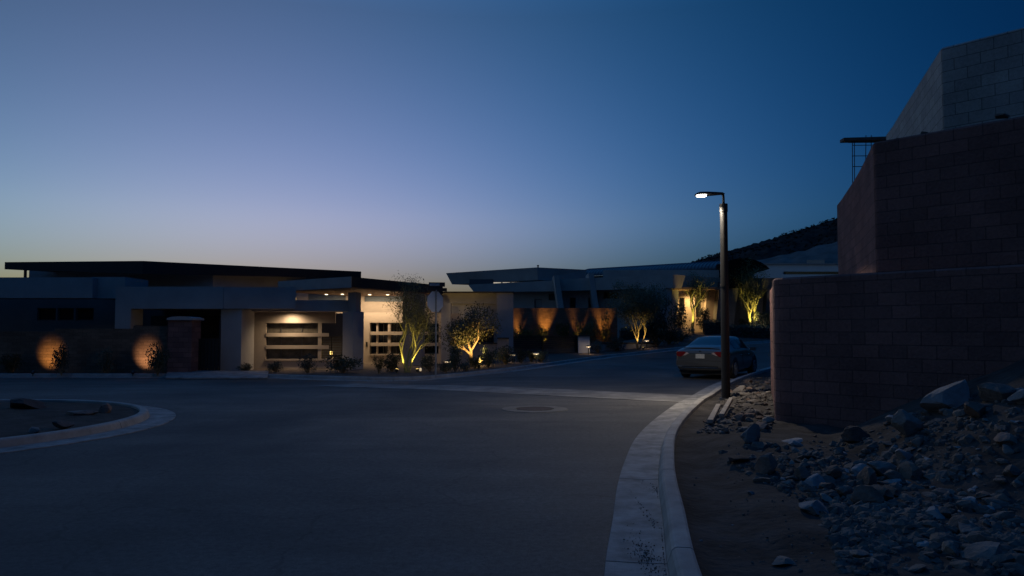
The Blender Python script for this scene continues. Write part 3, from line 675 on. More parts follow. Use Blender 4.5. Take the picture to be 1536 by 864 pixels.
# ------------------------------------------------------------------ car
def car():
    th = R(-31); fw = Vector((math.sin(R(31)), math.cos(R(31)))); rc_ = Vector((6.36, 24.85)); c = rc_ + fw * 2.4
    root = thing('parked_car', (c.x, c.y, zr(c.x, c.y) + .005), 'grey four-door saloon car parked at the kerb beyond the lamp post', 'car', rz=th)
    paint = mat('silver_grey_paint', (.135, .132, .13), .32, .04, 3, 0, metal=.55, coat=.6)
    red = mat('tail_lamp_red', (.20, .010, .012), .15, .1, 9, 0, spec=.8); clear = mat('tail_lamp_clear', (.55, .42, .40), .15, .15, 9, 0, spec=.8)
    rub = mat('tyre_rubber', (.012, .012, .012), .9, .2, 9, .2); alloy = mat('alloy_rim', (.32, .32, .33), .35, .1, 9, 0, metal=.8)
    plate = mat('number_plate', (.62, .60, .54), .5, .18, 26, 0); chrome = mat('chrome_trim', (.55, .55, .55), .15, .05, 5, 0, metal=1)
    # stations: y, half width, zbottom, zbelt, wbelt, wroof, ztop
    ST = [(-2.40, .74, .36, .84, .74, .60, .90), (-2.37, .82, .30, .88, .81, .68, .97), (-2.28, .875, .27, .91, .86, .72, 1.035), (-2.10, .905, .24, .925, .885, .74, 1.065), (-1.78, .915, .22, .93, .895, .74, 1.085), (-1.60, .917, .21, .935, .895, .72, 1.13),
          (-1.15, .917, .20, .935, .89, .62, 1.335), (-.80, .917, .20, .93, .885, .585, 1.43), (-.30, .917, .20, .92, .88, .58, 1.468), (.30, .917, .20, .91, .88, .58, 1.465), (.62, .917, .20, .90, .88, .59, 1.43), (1.10, .915, .20, .89, .875, .66, 1.20), (1.42, .91, .20, .88, .865, .72, 1.01), (1.75, .90, .21, .85, .85, .73, .95), (2.10, .875, .23, .78, .80, .70, .86), (2.32, .80, .28, .70, .70, .58, .76), (2.42, .66, .36, .60, .58, .45, .64)]
    def sec(st):
        y, w, zb, zbelt, wb, wr, zt = st
        cp = [(0, zb), (w - .12, zb), (w - .02, zb + .10), (w, zb + .30), (w - .005, (zb + zbelt) / 2 + .08), (wb, zbelt), (wb - .015 if zt - zbelt > .3 else wb - .05, zbelt + min(.05, (zt - zbelt) * .3)), (wr + .02, zt - .075 if zt - zbelt > .2 else zt - .03), (wr - .09, zt - .018), (wr * .45, zt - .003), (0, zt)]
        return [Vector((a, y, z)) for a, z in cp]
    secs = [sec(s) for s in ST]; nv = len(secs[0])
    def S(y, v):   # surface sample on +x side
        i = 0
        while i < len(ST) - 2 and ST[i + 1][0] < y: i += 1
        t = max(0, min(1, (y - ST[i][0]) / (ST[i + 1][0] - ST[i][0])))
        k = min(int(v), nv - 2); f = v - k
        a = secs[i][k].lerp(secs[i][k + 1], f); b = secs[i + 1][k].lerp(secs[i + 1][k + 1], f); return a.lerp(b, t)
    mb = MB(); full = []
    for s in secs:
        row = s + [Vector((-p.x, p.y, p.z)) for p in reversed(s[1:-1])]; full.append(row); mb.v += row
    n = len(full[0])
    for i in range(len(full) - 1):
        for k in range(n): mb.f.append((i * n + k, i * n + (k + 1) % n, (i + 1) * n + (k + 1) % n, (i + 1) * n + k))
    mb.f.append(tuple(range(n))); mb.f.append(tuple((len(full) - 1) * n + k for k in reversed(range(n))))
    body = mb.build('body', paint, root, smooth=True, local=True)
    sm = body.modifiers.new('smooth', 'SUBSURF'); sm.levels = 1; sm.render_levels = 2
    cr = body.data.attributes.new('crease_edge', 'FLOAT', 'EDGE')
    def patch(name, ys_, vs_, m, off=.012, side=1, both=False, parent=root):
        mb = MB(); cols = list(vs_)
        sides = [1, -1] if both else [side]
        for sd in sides:
            o = len(mb.v)
            for y in ys_:
                for v in cols:
                    p = S(y, v); nrm = (Vector((p.x, 0, p.z - .55))).normalized()
                    if abs(p.y + 2.4) < .12: nrm = (nrm + Vector((0, -1, 0))).normalized()
                    p = p + nrm * off; p.x *= sd; mb.v.append(p)
            nn = len(cols)
            for i in range(len(ys_) - 1):
                for k in range(nn - 1): mb.f.append((o + i * nn + k, o + i * nn + k + 1, o + (i + 1) * nn + k + 1, o + (i + 1) * nn + k))
        return mb.build(name, m, parent, smooth=True, local=True)
    gl = mat('car_glass', (.008, .011, .014), .05, .05, 3, 0, spec=.8)
    fr = lambda a, b, k: [a + (b - a) * i / k for i in range(k + 1)]
    patch('rear_window', fr(-1.60, -.86, 8), [7.55, 8, 8.5, 9, 9.5, 10], gl, .006, both=True)
    patch('windscreen', fr(.68, 1.38, 8), [7.5, 8, 8.5, 9, 9.5, 10], gl, .006, both=True)
    for sd in (1, -1):
        for a, b in ((-1.15, -.32), (-.26, .85)):
            patch('side_window', fr(a, b, 8), [6.15, 6.5, 6.85], gl, .006, sd)
        # tail lamps: wrap from the rear panel round the corner
        tl = MB(); o_ = 0
        outl = [(.34, .88), (.50, .915), (.60, .90), (.66, .80), (.66, .77), (.52, .80)]
        tl.prism([(sd * x, -2.395, z) for x, z in outl], (0, -.016, 0))
        t = tl.build('tail_light', clear, root, local=True, bevel=.006)
        tl = MB(); rows = fr(-2.375, -1.98, 8)
        for y in rows:
            for z in (.79, .84, .89, .93):
                zz = z - (y + 2.37) * (.0 if z > .9 else -.12)
                # find body half width at that height
                best = S(y, 4.0).x
                for v in [3 + .1 * i for i in range(40)]:
                    q = S(y, v)
                    if q.z >= zz: best = q.x; break
                tl.v.append(Vector((sd * (best + .006), y - .012, zz)))
        for i in range(8):
            for k in range(3): tl.f.append((i * 4 + k, i * 4 + k + 1, (i + 1) * 4 + k + 1, (i + 1) * 4 + k))
        # rear-facing red half joins the wrap
        b0 = len(tl.v); tl.prism([(sd * x, -2.398, z) for x, z in ((.47, .905), (.55, .93), (.735, .935), (.80, .92), (.805, .775), (.67, .755), (.60, .79))], (0, -.022, 0))
        tl.build('red_lens', red, t, local=True, smooth=False)
        # mirror
        mb = MB(); mb.add([v * 1 for v in []], []); mb.box((sd * 1.02, .78, .985), (.20, .09, .13)); mb.tube([(sd * .88, .80, .93), (sd * .97, .79, .95)], .025, 8)
        mb.build('door_mirror', paint, root, local=True, bevel=.03)
        # door seams and handles
        mb = MB()
        for y in (-.29,):
            mb.tube([S(y, v) * 1 + Vector((.002, 0, 0)) if sd > 0 else Vector((-S(y, v).x - .002, y, S(y, v).z)) for v in (2.6, 3, 4, 5)], .004, 4)
        mb.build('door_seam', M_black, root, local=True)
        for y in (-.52, .55):
            mb = MB(); mb.box((sd * .918, y, .80), (.03, .18, .03)); mb.build('door_handle', chrome, root, local=True, bevel=.008)
        for y in (-1.38, 1.42):
            ar = MB(); pts = [(sd * .905, y + .40 * math.cos(a), .33 + .40 * math.sin(a)) for a in [math.pi * k / 16 for k in range(17)]]
            pts = [(sd * .905, y + .40, .20)] + pts + [(sd * .905, y - .40, .20)]
            ar.prism(pts, (sd * .016, 0, 0)); ar.build('wheel_arch', M_black, root, local=True)
            wh = bpy.data.objects.new('wheel', None); COL.objects.link(wh); wh.parent = root; wh.location = (sd * .80, y, .33)
            def disc(prof, nm, m, par):
                mb = MB(); nn = 28
                for x, r_ in prof:
                    for k in range(nn): mb.v.append(Vector((sd * x, r_ * math.cos(2 * math.pi * k / nn), r_ * math.sin(2 * math.pi * k / nn))))
                for i in range(len(prof) - 1):
                    for k in range(nn): mb.f.append((i * nn + k, i * nn + (k + 1) % nn, (i + 1) * nn + (k + 1) % nn, (i + 1) * nn + k))
                mb.f.append(tuple(range(nn))); mb.f.append(tuple((len(prof) - 1) * nn + k for k in reversed(range(nn))))
                return mb.build(nm, m, par, local=True)
            disc([(-.10, .22), (-.10, .31), (-.08, .328), (.10, .328), (.125, .31), (.128, .225), (.12, .22)], 'tyre', rub, wh)
            rim = MB(); nn = 28
            for k in range(5):
                a = 2 * math.pi * k / 5; R_ = Matrix.Rotation(a, 3, 'X'); rim.box(R_ @ Vector((sd * .128, 0, .11)), (.02, .07, .22), R_)
            rim.tube([(sd * .118, .205 * math.cos(2 * math.pi * k / nn), .205 * math.sin(2 * math.pi * k / nn)) for k in range(nn + 1)], .018, 6)
            rim.tube([(sd * .12, 0, 0), (sd * .145, 0, 0)], .045, 12); rim.build('rim', alloy, wh, local=True)
    # rear details
    def rbox(name, x0, x1, z0, z1, yy, d, m, bev=.006):
        mb = MB(); mb.box(((x0 + x1) / 2, yy, (z0 + z1) / 2), (x1 - x0, d, z1 - z0)); return mb.build(name, m, root, local=True, bevel=bev)
    rbox('number_plate', -.155, .155, .70, .855, -2.412, .012, plate)
    rbox('chrome_strip', -.42, .42, .872, .892, -2.415, .02, chrome)
    rbox('boot_lip', -.62, .62, 1.045, 1.075, -2.22, .09, paint, .014)
    mb = MB(); mb.prism([(-.80, -2.385, .66), (.80, -2.385, .66), (.84, -2.36, .60), (.84, -2.36, .46), (.74, -2.38, .40), (-.74, -2.38, .40), (-.84, -2.36, .46), (-.84, -2.36, .60)], (0, -.05, 0)); mb.build('bumper', paint, root, local=True, bevel=.02)
    rbox('bumper_vent', -.62, .62, .405, .45, -2.436, .012, M_black, .004)
    rbox('bumper_trim', -.60, .60, .385, .402, -2.436, .02, chrome, .004)
    mb = MB(); mb.prism([(-.035, -2.404, .93), (.035, -2.404, .93), (.045, -2.404, .95), (.035, -2.404, .97), (-.035, -2.404, .97), (-.045, -2.404, .95)], (0, -.012, 0)); mb.build('badge', chrome, root, local=True)
    mb = MB(); mb.box((0, -.1, .21), (1.5, 4.0, .12)); mb.build('underbody', M_black, root, local=True)
car()

# ------------------------------------------------------------------ house on the left
H1 = thing('modern_house', (-11, 33, 0), 'low flat-roofed desert house on the left with dark overhanging roof and lit entry', 'house')
def part(name, m, fn, parent=H1, bevel=0):
    mb = MB(); fn(mb); return mb.build(name, m, parent, bevel=bevel)
def window(par, pl, x0, x1, y0, y1, m=M_glass, off=.12, fr=.05, bars=()):
    mb = MB(); px = fr / pl.xy((x0 + x1) / 2).y * F
    px = min(px, (x1 - x0) * .18)
    for a, b_, c, d in ((x0, x1, y0, y0 + px), (x0, x1, y1 - px, y1), (x0, x0 + px, y0 + px, y1 - px), (x1 - px, x1, y0 + px, y1 - px)): mb.rect(pl, a, b_, c, d, .06, off)
    for bx in bars: mb.rect(pl, bx - px * .4, bx + px * .4, y0 + px, y1 - px, .05, off + .003)
    w = mb.build('window', M_frame, par)
    mb = MB(); mb.rect(pl, x0 + px * .5, x1 - px * .5, y0 + px * .5, y1 - px * .5, .02, off + .07); mb.build('pane', m, w)
    return w
BASE = 562
p30 = FP(30.0); p303 = FP(30.3)
part('garage_portal', M_garage_stucco, lambda b: (b.rect(p30, 172, 334, 430, 463, 1.0), b.rect(p30, 172, 195.5, 463, BASE, 1.0)))
bend = Plane(334.3, 30, 443, 31.0)
part('parapet', M_grey_stucco, lambda b: b.rect(bend, 334.6, 443, 430.8, 463, 2.4))
part('garage_pier', M_garage_stucco, lambda b: b.rect(p303, 331, 362, 463.6, BASE, 1.5))
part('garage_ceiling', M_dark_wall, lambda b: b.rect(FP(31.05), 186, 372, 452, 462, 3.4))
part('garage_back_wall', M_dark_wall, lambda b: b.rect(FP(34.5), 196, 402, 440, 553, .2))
gd = part('garage_door', M_roof_dark, lambda b: [b.rect(FP(34.3), 226, 360, 474 + 15 * k, 474 + 15 * k + 14.4, .06) for k in range(5)])
part('left_wing_fascia', M_garage_stucco, lambda b: b.rect(FP(31), -130, 137, 416, 447, 1.2))
part('left_wing_return', M_grey_stucco, lambda b: b.rect(FP(31.35), 137.3, 186, 415.5, 447.5, 2))
lw = FP(34.2)
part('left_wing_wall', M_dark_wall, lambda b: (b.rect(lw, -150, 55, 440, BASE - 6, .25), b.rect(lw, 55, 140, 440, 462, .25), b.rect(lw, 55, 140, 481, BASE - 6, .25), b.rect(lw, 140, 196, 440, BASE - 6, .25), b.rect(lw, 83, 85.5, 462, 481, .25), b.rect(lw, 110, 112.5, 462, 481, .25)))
for a, b_ in ((55, 83), (85.5, 110), (112.5, 140)): window(H1, lw, a, b_, 462, 481, M_glass, .06)
up = FP(36)
part('upper_wall', M_garage_stucco, lambda b: b.rect(up, 41, 318, 402, 446, .4))
part('upper_side_wall', M_grey_stucco, lambda b: b.rect(Plane(318, 36.05, 541, 41.4), 318.3, 458, 409, 446, .4))
part('roof_post', M_roof_dark, lambda b: b.rect(FP(35.8), 33, 35.5, 404, 418, .12))
# main roof: slab with a lifted, tapering tip
c_ = XY(212, 34); l_ = XY(4, 34.6); r_ = XY(541, 40); bk = l_ + (r_ - c_) + Vector((1, 3))
zt = zat(391.3, 34)
mb = MB(); pl4 = [l_, c_, r_, bk]; zb_ = [zat(404, 34.6), zat(411, 34), zat(417.5, 40), 4.5]
mb.add([(p.x, p.y, z) for p, z in zip(pl4, zb_)] + [(p.x, p.y, zt) for p in pl4], [(0, 1, 2, 3), (7, 6, 5, 4), (0, 1, 5, 4), (1, 2, 6, 5), (2, 3, 7, 6), (3, 0, 4, 7)])
mb.build('roof', M_roof_dark, H1)
# entry beam, window wall
eb = Plane(367, 31.4, 521, 32.2)
part('entry_beam', M_grey_stucco, lambda b: b.rect(eb, 367, 521.5, 450, 467, 1.6))
ew = Plane(382, 32.5, 503, 33.2)
def entry_wall(b):
    b.rect(ew, 372, 399, 465, BASE - 4, .35); b.rect(ew, 399, 503, 465, 484.5, .35); b.rect(ew, 477, 482, 484.5, 540, .3); b.rect(ew, 399, 499.5, 540.5, BASE - 4, .5)
part('entry_wall', M_stucco, entry_wall)
part('window_ledge', M_stucco, lambda b: b.rect(ew, 398.5, 500, 538.6, 541, .55, -.06))
for y0, y1 in ((499.5, 504.8), (518, 523.4)): part('window_rail', M_stucco, lambda b: b.rect(ew, 399.2, 493, y0, y1, .2, -.03))
window(H1, ew, 399.2, 476.8, 484.7, 538.4, M_curtain, .24, .05, (421, 452))
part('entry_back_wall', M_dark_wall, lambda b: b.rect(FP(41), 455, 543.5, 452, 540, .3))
eg = FP(34.4)
g1 = part('entry_gate', M_gate, lambda b: (b.rect(eg, 482, 484, 503, 548, .05), b.rect(eg, 513, 515, 503, 548, .05), b.rect(eg, 497, 498, 505, 548, .04)))
mb = MB()
for k in range(11): mb.rect(eg, 484, 513, 505 + 3.9 * k, 506.9 + 3.9 * k, .03, .01)
mb.build('gate_slats', mat('gate_slat_bronze', (.10, .08, .06), .6, .2, 5, 0), g1)
# entry pillar (two tiers), corner towards the viewer
def pil(x0, xc, x1, Yc_, z0, z1, nm, m):
    a = XY(x0, Yc_ + .45); c = XY(xc, Yc_); b_ = XY(x1, Yc_ + .6); part(nm, m, lambda b: b.plan([a, c, b_, a + b_ - c], z0, z1))
pil(514, 529.5, 545.5, 31.6, -.05, zat(467.3, 31.6), 'entry_pillar', M_garage_stucco)
pil(521.5, 533, 541, 31.75, zat(467.2, 31.6), zat(438, 31.75), 'upper_pillar', M_garage_stucco)
# canopy roof
c_ = XY(527, 31); l_ = XY(417, 33.9); r_ = XY(664, 36.8); bk = l_ + r_ - c_
ztop, zbot = zat(415.2, 31), zat(431, 31)
cn = part('canopy_roof', M_roof_dark, lambda b: b.plan([l_, c_, r_, bk], zbot + .02, ztop))
ld = (c_ - l_).normalized(); lnrm = Vector((ld.y, -ld.x))
if lnrm.y > 0: lnrm = -lnrm
def fas(b):
    n = 6
    for k in range(n):
        p0 = l_ + (c_ - l_) * (k / n) + ld * .006; p1 = l_ + (c_ - l_) * ((k + 1) / n) - ld * .006
        b.prism([(p0.x + lnrm.x * .004, p0.y + lnrm.y * .004, zbot - .01), (p1.x + lnrm.x * .004, p1.y + lnrm.y * .004, zbot - .01), (p1.x + lnrm.x * .004, p1.y + lnrm.y * .004, ztop + .01), (p0.x + lnrm.x * .004, p0.y + lnrm.y * .004, ztop + .01)], (lnrm.x * .03, lnrm.y * .03, 0))
mb = MB(); fas(mb); mb.build('fascia_panel', M_fascia, cn)
mb = MB(); ins = lambda p: c_ + (p - c_) * .985 + ((bk - c_).normalized() * .05); mb.plan([ins(l_), ins(c_), ins(r_), ins(bk)], zbot - .03, zbot + .016); mb.build('soffit', M_soffit, cn)
for px, Yd, pw in ((489, 36.2, 9), (513, 36.0, 9), (554, 36.4, 17), (581, 36.5, 17)):
    q = XY(px, Yd); mb = MB(); mb.lathe((q.x, q.y, zbot - .045), [(.07, 0), (.075, .014)], 12); mb.build('downlight', M_bulb, cn)
    lamp('SPOT', (q.x, q.y, zbot - .07), pw, WARM, (q.x, q.y + .5, 0), 179, .35, .05, 'downlight_lamp', H1)
lamp('SPOT', ew.c(439, 468.2, -.48), 30, WARM, ew.c(439, 560, -.2), 165, .9, .12, 'beam_downlight_lamp', H1)
# clerestory and lit band
cl = FP(38.0)
part('clerestory_wall', M_stucco, lambda b: (b.rect(cl, 444, 656, 452.6, 470, .3), b.rect(cl, 444, 461, 432, 452.6, .3), b.rect(cl, 518, 546, 432, 452.6, .3)))
part('clerestory_window', M_bluegl, lambda b: (b.rect(cl, 461, 518, 436, 452.4, .05, .1), b.rect(cl, 546, 656, 436, 452.4, .05, .1)))
# right part of the front
rw = FP(37.2)
def right_wall(b):
    b.rect(rw, 544, 554.5, 468.8, 548, .4); b.rect(rw, 554.5, 604, 468.8, 484, .4); b.rect(rw, 554.5, 604, 532, 548, .4)
    b.rect(rw, 564, 566.5, 484, 532, .2, .1); b.rect(rw, 581.5, 585.5, 484, 532, .25, .05); b.rect(rw, 604, 636, 468.8, 548, .4)
    b.rect(rw, 636, 658, 468.8, 485, .4); b.rect(rw, 636, 658, 531, 548, .4); b.rect(rw, 658, 662, 468.8, 548, .4)
part('front_wall', M_stucco, right_wall)
part('reveal_pier', M_grey_stucco, lambda b: b.rect(FP(37.0), 661.5, 676, 455, BASE - 14, .5))
part('side_wall', M_stucco, lambda b: b.rect(FP(37.1), 675, 690, 470, BASE - 14, .4))
for y0, y1 in ((497.3, 502.4), (514, 519)):
    part('window_rail', M_stucco, lambda b: b.rect(rw, 556, 604, y0, y1, .16, -.04)); part('window_rail', M_stucco, lambda b: b.rect(rw, 634, 658.2, y0, y1, .16, -.04))
part('window_ledge', M_stucco, lambda b: b.rect(rw, 554, 604, 531, 533, .5, -.07))
window(H1, rw, 554.6, 604, 484, 531, M_glass, .25, .05, (574, 594)); window(H1, rw, 634, 658, 485, 530.9, M_glass, .25, .05)
part('tall_pillar', M_garage_stucco, lambda b: b.rect(FP(35.6), 604, 634, 438, 552, .9))
part('doorbell_panel', M_black, lambda b: b.rect(rw, 549, 551.5, 513, 520, .03, -.035))
rear = FP(38)
part('rear_wing_parapet', M_garage_stucco, lambda b: b.rect(rear, 655, 757, 438.5, 455.5, .5))
part('rear_wing_wall', M_grey_stucco, lambda b: (b.rect(FP(38.15), 655, 711, 455.6, 545, .4), b.rect(FP(38.15), 741, 757, 455.6, 545, .4), b.rect(FP(38.15), 711, 741, 455.6, 493, .4), b.rect(FP(38.15), 711, 741, 515, 545, .4)))
part('rear_wing_block', M_grey_stucco, lambda b: b.rect(FP(37.6), 745, 770, 438.6, 541, 1.2))
part('roof_coping', M_roof_dark, lambda b: b.rect(FP(37.5), 655, 771, 437.2, 438.9, 1.4))
window(H1, FP(38.15), 711, 741, 493, 515, M_glass, .2)
# garden walls
def garden_wall(pl, pieces, name, label, th=.25, m=M_gardenwall, cap=None):
    mb = MB()
    for x0, x1, y0, y1 in pieces:
        o = len(mb.v); mb.rect(pl, x0, x1, y0, y1, th)
    for i, v in enumerate(mb.v): mb.uv[i] = (v.x * pl.d.x + v.y * pl.d.y, v.z)
    o = mb.build(name, m); tag(o, label, 'wall'); return o
gw = FP(29.3)
garden_wall(gw, [(-160, 82, 497, 564), (82, 200, 493, 564), (200, 251, 488.8, 564)], 'garden_wall', 'stepped stone garden wall in front of the left house with two amber-lit patches')
gp = thing('gate_pillar', (*XY(269, 29.1), -.05), 'square dark stone gate pillar with a domed cap at the garden wall end', 'pillar')
mb = MB(); mb.rect(FP(28.95), 251.5, 287.5, 480, 563, .85)
for i, v in enumerate(mb.v): mb.uv[i] = (v.x + v.y, v.z)
mb.build('shaft', M_redwall, gp)
mb = MB(); mb.poly(FP(28.85), [(249.5, 480), (289.5, 480), (289, 477), (282, 475), (269, 474.3), (257, 475), (250, 477)], 1.05); mb.build('cap', M_grey_stucco, gp)
gt = thing('side_gate', (*XY(308, 29.6), -.05), 'black metal side gate between the domed pillar and the garage pier', 'gate')
g_ = FP(29.6)
part('gate_frame', M_gate, lambda b: (b.rect(g_, 289, 291, 500, 560, .06), b.rect(g_, 328.6, 330.6, 480, 560, .06), b.rect(g_, 291, 328.6, 508, 510, .05), b.rect(g_, 291, 328.6, 556, 558, .05)), gt)
part('gate_panel', M_black, lambda b: [b.rect(g_, 291.2 + 5.3 * k, 295.6 + 5.3 * k, 510.2, 555.8, .03, .012) for k in range(7)], gt)
fw_ = FP(36.2)
low = FP(36.0)
lwl = thing('low_wall', (*XY(716, 36), 0), 'low tan rendered wall with dark coping behind the round-crowned tree', 'wall')
part('wall', M_stucco, lambda b: b.rect(low, 688.5, 745.5, 516, 546, .3), lwl); part('coping', M_roof_dark, lambda b: b.rect(low, 687.5, 746, 514.3, 515.8, .4, -.05), lwl)
lp2 = thing('gate_post', (*XY(754, 35.9), 0), 'tan square gate post with dark top right of the low tan wall', 'post')
part('shaft', M_stucco, lambda b: b.rect(FP(35.8), 746.3, 763, 508.3, 546, .5), lp2); part('cap', M_roof_dark, lambda b: b.rect(FP(35.75), 745.8, 763.5, 506.5, 508.2, .6), lp2)

# ------------------------------------------------------------------ house on the right
H2 = thing('hillside_house', (8, 58, .8), 'grey desert mansion uphill with slanted buttresses and curved metal roof', 'house')
def p2(name, m, fn, parent=H2): return part(name, m, fn, parent)
# upper roof slab with outward-leaning fascia
def slab(pts_top, pts_bot, name, m):
    n = len(pts_top); mb = MB(); mb.add([*pts_bot, *pts_top], [tuple(range(n)), tuple(range(2 * n - 1, n - 1, -1))] + [(i, (i + 1) % n, (i + 1) % n + n, i + n) for i in range(n)]); return mb.build(name, m, H2)
t = [P(669, 410, 67), P(806, 401, 61), P(880, 404.3, 63.4)]; bkp = t[0] + t[2] - t[1]; t.append(bkp); zt = t[1].z
t = [Vector((p.x, p.y, zt)) for p in t]
b_ = [P(678, 424, 67), P(806.5, 420, 61.3), P(878, 421, 63.4)]; b_.append(b_[0] + b_[2] - b_[1]); zb_ = b_[1].z; b_ = [Vector((p.x, p.y, zb_)) for p in b_]
slab(t, b_, 'upper_roof', M_grey_stucco)
mb = MB(); q = P(807, 401, 62); mb.tube([(q.x, q.y, zt - .1), (q.x, q.y, zt + .28)], .06, 8); mb.tube([(q.x, q.y, zt + .2), (q.x, q.y, zt + .28)], .09, 8); mb.build('roof_vent', M_black, H2)
cw = FP(64)
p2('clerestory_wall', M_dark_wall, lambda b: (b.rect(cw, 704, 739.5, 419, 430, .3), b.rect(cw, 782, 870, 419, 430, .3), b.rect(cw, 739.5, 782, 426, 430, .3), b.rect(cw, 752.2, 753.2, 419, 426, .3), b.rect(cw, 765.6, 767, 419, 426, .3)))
for a, c in ((739.6, 752.1), (753.3, 765.5), (767.1, 781.9)): window(H2, cw, a, c, 419.5, 425.9, M_litwin, .05, .03)
ls = Plane(702, 62.5, 834, 59.5)
p2('lower_parapet', M_grey_stucco, lambda b: b.poly(ls, [(702, 427), (833, 420.5), (835, 437), (710.5, 438)], 2.0))
lwall = Plane(706, 63.3, 845, 60.4)
p2('lower_wall', M_grey_stucco, lambda b: (b.rect(lwall, 712, 801.5, 437, 535, .4), b.rect(lwall, 812.5, 823, 437, 535, .4), b.rect(lwall, 801.5, 812.5, 437, 449, .4), b.rect(lwall, 801.5, 812.5, 461.5, 535, .4), b.rect(lwall, 823, 846, 437, 441, .4), b.rect(lwall, 823, 846, 450.5, 535, .4), b.rect(lwall, 836.5, 846, 441, 450.5, .4)))
window(H2, lwall, 801.6, 812.4, 449, 461.4, mat('blind_window', (.30, .31, .32), .4, .05, 2, 0), .1, .04); window(H2, lwall, 823.1, 836.4, 441, 450.4, M_bluegl, .1, .04)
fb = FP(57.6)
for pts in ([(831, 413), (838.6, 413), (846, 463), (837.6, 463)], [(883, 410), (891, 410), (898.4, 463), (890, 463)]):
    pts2 = [pts[0], pts[1], (pts[1][0] + (pts[2][0] - pts[1][0]) * 2.1, 518), (pts[0][0] + (pts[3][0] - pts[0][0]) * 2.1, 518)]
    p2('buttress', M_grey_stucco, lambda b: b.poly(fb, pts2, 2.5))
par = Plane(838, 59.2, 1010, 54.6)
p2('front_parapet', M_grey_stucco, lambda b: b.poly(par, [(838, 419), (1010, 411.8), (1010, 432.2), (838, 436.5)], 1.4))
parr = Plane(1010, 54.6, 1160, 58.2)
p2('front_parapet', M_stucco, lambda b: b.poly(parr, [(1010.1, 411.8), (1084, 416.8), (1084, 434), (1010.1, 432.2)], 1.3))
fwl = Plane(840, 60.2, 1010, 55.8)
def fw2(b):
    b.rect(fwl, 838, 854.5, 434, 535, .4); b.rect(fwl, 863.5, 882.5, 434, 535, .4); b.rect(fwl, 854.5, 863.5, 434, 446.5, .4); b.rect(fwl, 854.5, 863.5, 462, 535, .4)
    b.rect(fwl, 882.5, 889.5, 434, 446.5, .4); b.rect(fwl, 882.5, 889.5, 462, 535, .4); b.rect(fwl, 889.5, 905, 434, 535, .4); b.rect(fwl, 905, 928.5, 448.5, 535, .4); b.rect(fwl, 928.5, 1004, 434, 530, .4); b.rect(fwl, 905, 928.5, 434, 437.5, .4)
p2('front_wall', M_grey_stucco, fw2)
window(H2, fwl, 854.6, 863.4, 446.6, 461.9, M_glass, .12, .05); window(H2, fwl, 882.6, 889.4, 446.6, 461.9, M_glass, .12, .05); window(H2, fwl, 905.1, 928.4, 437.6, 448.4, M_glass, .12, .05)
ec = FP(54.9)
p2('entry_column', M_garage_stucco, lambda b: b.poly(ec, [(972, 433), (1009, 433), (1002.5, 506), (966, 506)], .9))
p2('entry_column', M_grey_stucco, lambda b: b.poly(FP(55.3), [(1009.3, 433.5), (1019, 434), (1012.5, 506), (1002.8, 506)], 1.4))
enw = FP(57.4)
def entw(b):
    b.rect(enw, 1000, 1019.5, 425, 508, .4); b.rect(enw, 1027.5, 1044, 425, 508, .4); b.rect(enw, 1019.5, 1027.5, 425, 446.5, .4); b.rect(enw, 1019.5, 1027.5, 466, 508, .4)
    b.rect(enw, 1044, 1052.5, 425, 446.5, .4); b.rect(enw, 1044, 1052.5, 476, 508, .4); b.rect(enw, 1052.5, 1100, 425, 508, .4)
p2('entry_wall', M_stucco, entw)
window(H2, enw, 1019.6, 1027.4, 446.6, 465.9, M_glass, .12, .05); window(H2, enw, 1044.1, 1052.4, 446.6, 475.9, M_glass, .12, .05)
p2('entry_column', M_stucco, lambda b: b.poly(FP(56.6), [(1062, 434), (1079, 434), (1071, 506), (1054, 506)], .7))
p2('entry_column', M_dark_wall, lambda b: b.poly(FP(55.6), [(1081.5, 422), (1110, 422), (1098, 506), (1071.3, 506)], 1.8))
p2('entry_ceiling', M_soffit, lambda b: b.rect(FP(54.9), 1011, 1081, 431, 434.2, 2.3))
q = P(1036, 436, 56.9); mb = MB(); mb.lathe((q.x, q.y, q.z), [(.10, -.02), (.11, .02)], 12); mb.build('downlight', M_bulb, H2)
lamp('SPOT', (q.x, q.y - .5, q.z - .1), 60, (1, .64, .24), (q.x, q.y + .25, 0), 140, .8, .08, 'entry_downlight_lamp', H2)
# right wing
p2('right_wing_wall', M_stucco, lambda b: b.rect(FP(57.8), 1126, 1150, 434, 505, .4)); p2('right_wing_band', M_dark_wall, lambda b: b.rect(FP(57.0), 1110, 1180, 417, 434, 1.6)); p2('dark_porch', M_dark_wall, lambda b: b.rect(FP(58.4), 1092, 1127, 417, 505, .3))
p2('entry_column', M_dark_wall, lambda b: b.poly(FP(57.0), [(1152, 434), (1170, 434), (1164, 505), (1146, 505)], 1.2))
mb = MB(); q = P(1156, 443, 56.8); mb.box(q, (.12, .10, .40)); mb.build('wall_sconce', M_cap, H2)
